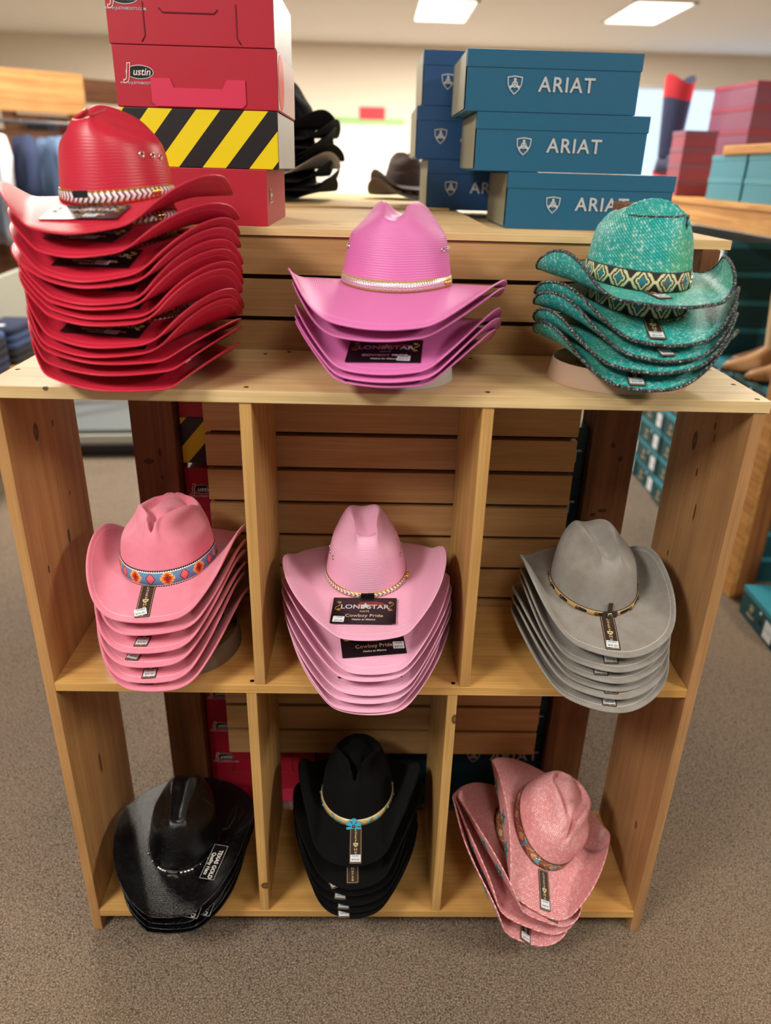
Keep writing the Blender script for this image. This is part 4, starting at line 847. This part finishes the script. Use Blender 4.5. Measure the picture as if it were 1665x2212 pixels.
# ------------------------------------------------------------------ side table at right
TWOOD = wood('table_wood', (222, 168, 98), (178, 120, 62), 'y', .5); TPOST = wood('table_post', (168, 112, 62), (112, 70, 40), 'z', .5)
st_ = thing('side_table', 'long wooden side table at right carrying boots and boot boxes', 'table')
obj('table_top', span_me(2.045, 2.95, 1.45, 4.4, 1.44, 1.462, .002), TWOOD, st_); obj('apron', span_me(2.05, 2.09, 1.46, 4.4, 1.36, 1.44, .002), TWOOD, st_)
obj('leg', span_me(2.065, 2.085, 1.46, 1.55, 0, 1.36, .002), TWOOD, st_); obj('leg', span_me(2.085, 2.16, 1.465, 1.55, 0, 1.36, .002), TPOST, st_); obj('leg', span_me(2.065, 2.16, 4.2, 4.29, 0, 1.36, .002), TPOST, st_)
for i, (y, z, k) in enumerate(((2.0, 0, 0), (2.0, 1, 0), (2.36, 0, 1), (2.36, 1, 1))):
    shoe_box(f'light teal boot box on the side table, {["lower", "upper"][z]} one of the {["near", "far"][k]} pair', .34, .3, .088, (2.25, y, 1.4625+z*.0885), -math.pi/2, card_mat('pale_teal_box', (60, 138, 160)), card_mat('pale_teal_lid', (70, 150, 170)), 'boot boxes on the side table', False, INKW, True, True)
tag(obj('storage_tray', box_me(.36, .62, .035, .004), TWOOD, None, (2.27, 2.1, 1.64)), 'flat wooden tray lying on the teal boxes on the side table', 'tray')
PINKB = card_mat('pink_box_card', (132, 80, 104)); PINKR = card_mat('red_pink_box_card', (150, 64, 86))
for i in range(5): shoe_box(f'dusty pink boot box on the side table, {["lowest", "second", "middle", "fourth", "topmost"][i]} of five', .38, .32, .1, (2.5, 3.02, 1.4625+i*.1005), -math.pi/2+.12, PINKB, PINKR, 'pink boot boxes on the side table', False, INKW, False, True)
for i in range(4): shoe_box(f'small rose shoe box beside the navy boot, {["lowest", "second", "third", "topmost"][i]} of four', .17, .16, .072, (2.16, 2.93, 1.4625+i*.0725), -math.pi/2, PINKR, PINKB, 'rose shoe boxes on the side table', False, INKW, False, True)
# ------------------------------------------------------------------ boots
def boot(label, loc, rz, shaft_m, foot_m, sole_m, h=.33, top_m=None, k=1.0, group=None):
    t = thing('boot', label, 'boot', loc, rz, group); prof = []
    rows = []
    for f, z in zip(np.linspace(0, 1, 9), np.linspace(.085, h, 9)):
        a = np.linspace(0, 2*np.pi, 25)[:-1]; rx = .045+.022*f; ry = .055+.022*f
        zz_ = z+ (.022*np.cos(2*a)*f**3)
        rows.append(np.stack([rx*np.cos(a), .02+ry*np.sin(a), zz_], -1))
    obj('shaft', grid_me('shaft', np.array(rows)), shaft_m, t)
    if top_m: obj('shaft_collar', grid_me('collar', np.array(rows)[6:]*np.array([1.02, 1.01, 1.0])), top_m, t)
    rows = []
    for y, w, zt in ((.075, .028, .1), (.06, .038, .115), (.03, .041, .125), (-.02, .042, .12), (-.06, .043, .09), (-.1, .044, .068), (-.14, .04, .055), (-.17, .03, .045), (-.19, .012, .034)):
        a = np.linspace(0, np.pi, 13); up = np.stack([w*np.cos(a), 0*a+y, .016+(zt-.016)*np.sin(a)**.8], -1); rows.append(np.concatenate([up, [[-w*.9, y, .014], [w*.9, y, .014]]]))
    obj('foot', grid_me('foot', np.array(rows), True, True, None, True), foot_m, t)
    sole = [(.03, .07), (.036, .03), (.03, -.02), (.042, -.08), (.04, -.13), (.024, -.178), (0, -.196)]
    obj('sole', prism_me(sole+[(-x, y) for x, y in sole[::-1][1:]], .012), sole_m, t, (0, 0, .006)); obj('heel', prism_me([(.032, .078), (.036, .05), (.034, .02), (-.034, .02), (-.036, .05), (-.032, .078)], .03), sole_m, t, (0, 0, 0))
    t.scale = (k, k, k); return t
LTAN = plain('tan_leather', (186, 140, 92), .5); LBRN = plain('brown_leather', (110, 70, 44), .5); NAVY = plain('navy_leather', (34, 44, 78), .5); RSOLE = plain('red_sole', (176, 28, 44), .5); DSOLE = plain('dark_sole', (40, 30, 26), .6); CREAM = plain('cream_leather', (206, 182, 142), .5)
boot('navy boot with red collar and red sole on the side table', (2.2, 3.33, 1.55), .3, NAVY, NAVY, RSOLE, .42, RSOLE, 1.1)
tag(obj('display_block', box_me(.3, .3, .086, .003), PINKB, None, (2.3, 3.40, 1.4625)) if False else obj('display_block', box_me(.16, .34, .086, .003), TWOOD, None, (2.2, 3.30, 1.4628)), 'wooden block under the navy boot on the side table', 'block')
for i, (y, x, sm, fm, nm) in enumerate(((1.86, 2.22, CREAM, LTAN, 'cream and tan boot'), (1.70, 2.24, LBRN, LTAN, 'brown and tan boot'), (1.97, 2.3, LTAN, LBRN, 'tan boot with brown foot'))):
    boot(f'{nm} standing on the box pile under the side table', (x, y, .8315), -math.pi/2, sm, fm, DSOLE, .33, None, 1.0, 'boots under the side table')
boot('brown boot standing on the single teal box on the carpet', (2.30, 1.17, .1195), -math.pi/2+.4, LBRN, LBRN, DSOLE, .32)
# ------------------------------------------------------------------ more hats on the display table
def copy_hat(src, label, loc, rz, mat, group, k=1.0, tilt=0.0):
    h = tag(empty('cowboy_hat', loc, (tilt, 0, rz)), label, 'hat', group); h.scale = (k, k, k)
    for ch in src.children:
        if ch.name.split('.')[0] in ('crown', 'brim', 'hat_band'):
            me = cached((mat.name, ch.data.name), lambda: ch.data.copy())
            if ch.name.split('.')[0] != 'hat_band': me.materials.clear(); me.materials.append(mat)
            c = bpy.data.objects.new(ch.name.split('.')[0], me); COL.objects.link(c); c.parent = h
    return h
SRC = {}
for o in COL.objects:
    if o.name.startswith('cowboy_hat') and 'on top of its stack' in o['label']:
        for s_, (d_, _x) in DESC.items():
            if o['label'].startswith(d_): SRC[s_] = o
BF = STYLE['blackfelt']['mat']; BRF = felt('brown_felt', (74, 50, 38), (58, 40, 32)); GRF = felt('pale_grey_felt', (176, 172, 164), (160, 156, 150))
for i in range(9):
    copy_hat(SRC['straw'], f'black felt hat in the pile behind the red boxes, {ORD[8-i] if i else "ninth"} from top' if i != 3 else 'pale grey hat in the middle of the black hat pile', (.335+.012*math.sin(i*2.1), 1.36+.01*math.cos(i*1.7), 1.4565+.024+i*.0215), .2*math.sin(i*1.3), GRF if i == 3 else BF, 'hats piled behind the red boxes', .98, 0)
copy_hat(SRC['grey'], 'dark brown felt hat lying on the table beside the black pile', (.70, 1.68, 1.4565+.02), .5, BRF, 'brown hats on the display table', .85)
copy_hat(SRC['grey'], 'dark brown felt hat stacked on another brown hat', (.705, 1.69, 1.4565+.046), .35, BRF, 'brown hats on the display table', .85)
# ------------------------------------------------------------------ clothes racks and fixtures at left
HEADW = wood('header_wood', (206, 152, 92), (160, 108, 60), 'x', .55); HEADD = wood('header_wood_dark', (140, 92, 56), (96, 60, 36), 'x', .55)
STEEL = plain('rail_steel', (150, 152, 155), .3, 1.0)
def rack(label, p0, p1, ztop, hd, mat):
    a, b = Vector(p0), Vector(p1); L = (b-a).length; t = thing('clothes_rack', label, 'clothes rack', ((a.x+b.x)/2, (a.y+b.y)/2, 0), math.atan2(b.y-a.y, b.x-a.x))
    obj('header_board', box_me(L, .05, hd, .003), mat, t, (0, 0, ztop-hd)); obj('upright', box_me(.09, .09, ztop-hd, .003), mat, t, (-L/2+.05, .05, 0)); obj('upright', box_me(.09, .09, ztop-hd, .003), mat, t, (L/2-.05, .05, 0))
    obj('back_panel', box_me(L-.1, .02, ztop-hd-.2, .001), HEADD, t, (0, .12, .1)); obj('rail', tube_me([(-L/2+.06, -.16, ztop-hd-.06), (L/2-.06, -.16, ztop-hd-.06)], .012, 10), STEEL, t)
    for s in (-1, 1): obj('rail_bracket', tube_me([(s*(L/2-.06), .05, ztop-hd-.06), (s*(L/2-.06), -.16, ztop-hd-.06)], .012, 8), STEEL, t)
    return t
def garment(label, rk, x, ztop, rgb, length, w=.21, group=None):
    t = tag(empty('hanging_shirt', rk.matrix_basis @ Vector((x, -.16, ztop)), (0, 0, rk.rotation_euler.z+math.pi/2+random.uniform(-.15, .15))), label, 'shirt', group)
    a = np.linspace(0, 2*np.pi, 37)[:-1]; rows = []; ph = random.uniform(0, 6)
    for f in np.linspace(0, 1, 10):
        ww = (.04+(w-.04)*min(1, f*6)**.6)*(1+.12*f) if f < .17 else w*(1+.14*f); dep = .018+.035*min(1, f*3)
        rip = 1+.28*f*np.sin(a*5+ph)*np.abs(np.sin(a))
        rows.append(np.stack([ww*np.cos(a), dep*np.sin(a)*rip, 0*a-.075-f*length], -1))
    obj('shirt_body', grid_me('shirt', np.array(rows), True, True, None, True), plain(f'cloth_{rgb[0]}_{rgb[1]}_{rgb[2]}', rgb, .85), t)
    for s in (-1, 1):
        obj('sleeve', tube_me([(s*w*.8, 0, -.1), (s*w*1.15, 0, -.2), (s*w*1.2, .01, -.36), (s*w*1.15, .02, -.5)], [.045, .05, .045, .035], 10), plain(f'cloth_{rgb[0]}_{rgb[1]}_{rgb[2]}', rgb, .85), t)
    obj('hanger_hook', tube_me([(0, 0, -.075), (0, 0, -.02), (.02, 0, .0), (0, 0, .02), (-.02, 0, .005)], .002, 6), STEEL, t)
bpy.context.view_layer.update()
rk1 = rack('wooden clothes rack with light header board at the left edge', (-2.9, 3.4), (-1.35, 4.6), 2.06, .24, HEADW)
rk2 = rack('wooden clothes rack with dark header board behind the first rack', (-2.2, 5.3), (-.85, 6.3), 2.13, .17, HEADD)
bpy.context.view_layer.update()
CL = [('charcoal', (62, 64, 70)), ('light grey', (150, 154, 158)), ('mid grey', (118, 122, 128)), ('black', (30, 30, 34)), ('maroon', (110, 36, 44)), ('denim blue', (70, 92, 130)), ('pale blue', (170, 190, 216)), ('white', (205, 208, 214)), ('navy', (36, 48, 80)), ('steel blue', (92, 116, 150)), ('sky blue', (140, 170, 210))]
for i, (nm, c) in enumerate(CL): garment(f'{nm} shirt hanging on the rack with the light header', rk1, -.85+i*.17, 1.755, c, random.uniform(.62, .74), .2, 'shirts on the light rack')
for i, (nm, c) in enumerate(CL[3:]): garment(f'{nm} shirt hanging on the rack with the dark header', rk2, -.62+i*.175, 1.895, c, random.uniform(.62, .74), .2, 'shirts on the dark rack')
jt = thing('jeans_table', 'low wooden table of folded jeans at the left edge', 'table', (-1.62, 2.5, 0)); obj('table_top', box_me(.85, 1.1, .03, .003), HEADW, jt, (0, 0, .55))
for x in (-.38, .38):
    for y in (-.5, .5): obj('leg', box_me(.06, .06, .55, .002), HEADW, jt, (x, y, 0))
def folded():
    a = np.linspace(0, 2*np.pi, 29)[:-1]; rows = []
    for z_, k in ((0, .94), (.006, 1.), (.03, 1.), (.037, .93)): rows.append(np.stack([.125*k*np.sign(np.cos(a))*np.abs(np.cos(a))**.35, .17*k*np.sign(np.sin(a))*np.abs(np.sin(a))**.35, 0*a+z_], -1))
    return grid_me('folded', np.array(rows), True, True, None, True)
JM = [plain('denim_dark', (28, 38, 66), .9), plain('denim_black', (24, 25, 32), .9), plain('denim_mid', (52, 72, 112), .9)]
JL = prism_me(rrect(.05, .04, .003, 3), .001)
for sx in range(3):
    for sy in range(3):
        for k in range(5):
            me = cached(('jean', (sx+sy+k//2) % 3), folded)
            o = tag(obj('folded_jeans', me, JM[(sx+sy+k//2) % 3], None, (-1.90+sx*.28, 2.14+sy*.36, .5805+k*.038)), f'folded {["dark blue", "black", "mid blue"][(sx+sy+k//2) % 3]} jeans, {["lowest", "second", "third", "fourth", "top"][k]} in {["left", "middle", "right"][sx]} {["front", "centre", "back"][sy]} stack', 'jeans', 'folded jeans on the low table')
            if k == 4: obj('size_tag', JL, PAPER, o, (.03, -.08, .037))
GREYP = plain('grey_plastic', (106, 112, 114), .5); LGREY = plain('light_grey_metal', (170, 172, 160), .4)
gb = thing('floor_display', 'low grey display base with black plinth on the carpet at left', 'display base', (-1.12, 3.2, 0), .1)
obj('plinth', box_me(.86, .52, .07, .002), BLACKP, gb); obj('tray', box_me(.92, .58, .1, .01), GREYP, gb, (0, 0, .07)); obj('lip', box_me(.94, .03, .05, .008), LGREY, gb, (0, -.29, .09)); obj('back_frame', box_me(.03, .5, .8, .004), LGREY, gb, (-.3, 0, .17))
obj('slanted_bar', tube_me([(-.28, -.2, .2), (.3, .2, .62)], .02, 8), LGREY, gb); obj('slanted_bar', tube_me([(-.28, .2, .2), (.36, .24, .5)], .02, 8), LGREY, gb)
# ------------------------------------------------------------------ far wall
pb = thing('wall_poster', 'white poster with green and red top on the far wall', 'poster', (.45, RY1-.001, 1.15))
obj('sheet', box_me(1.15, .02, 1.0, .002), plain('poster_white', (232, 234, 230), .6), pb, (0, -.011, 0)); obj('strip', box_me(1.15, .02, .1, .002), plain('poster_green', (150, 190, 130), .6), pb, (0, -.013, .95)); obj('strip', box_me(.36, .022, .16, .002), plain('poster_red', (186, 52, 66), .6), pb, (.12, -.014, 1.02)); obj('strip', box_me(.6, .022, .07, .002), plain('poster_blue', (170, 184, 214), .6), pb, (.1, -.014, .5))
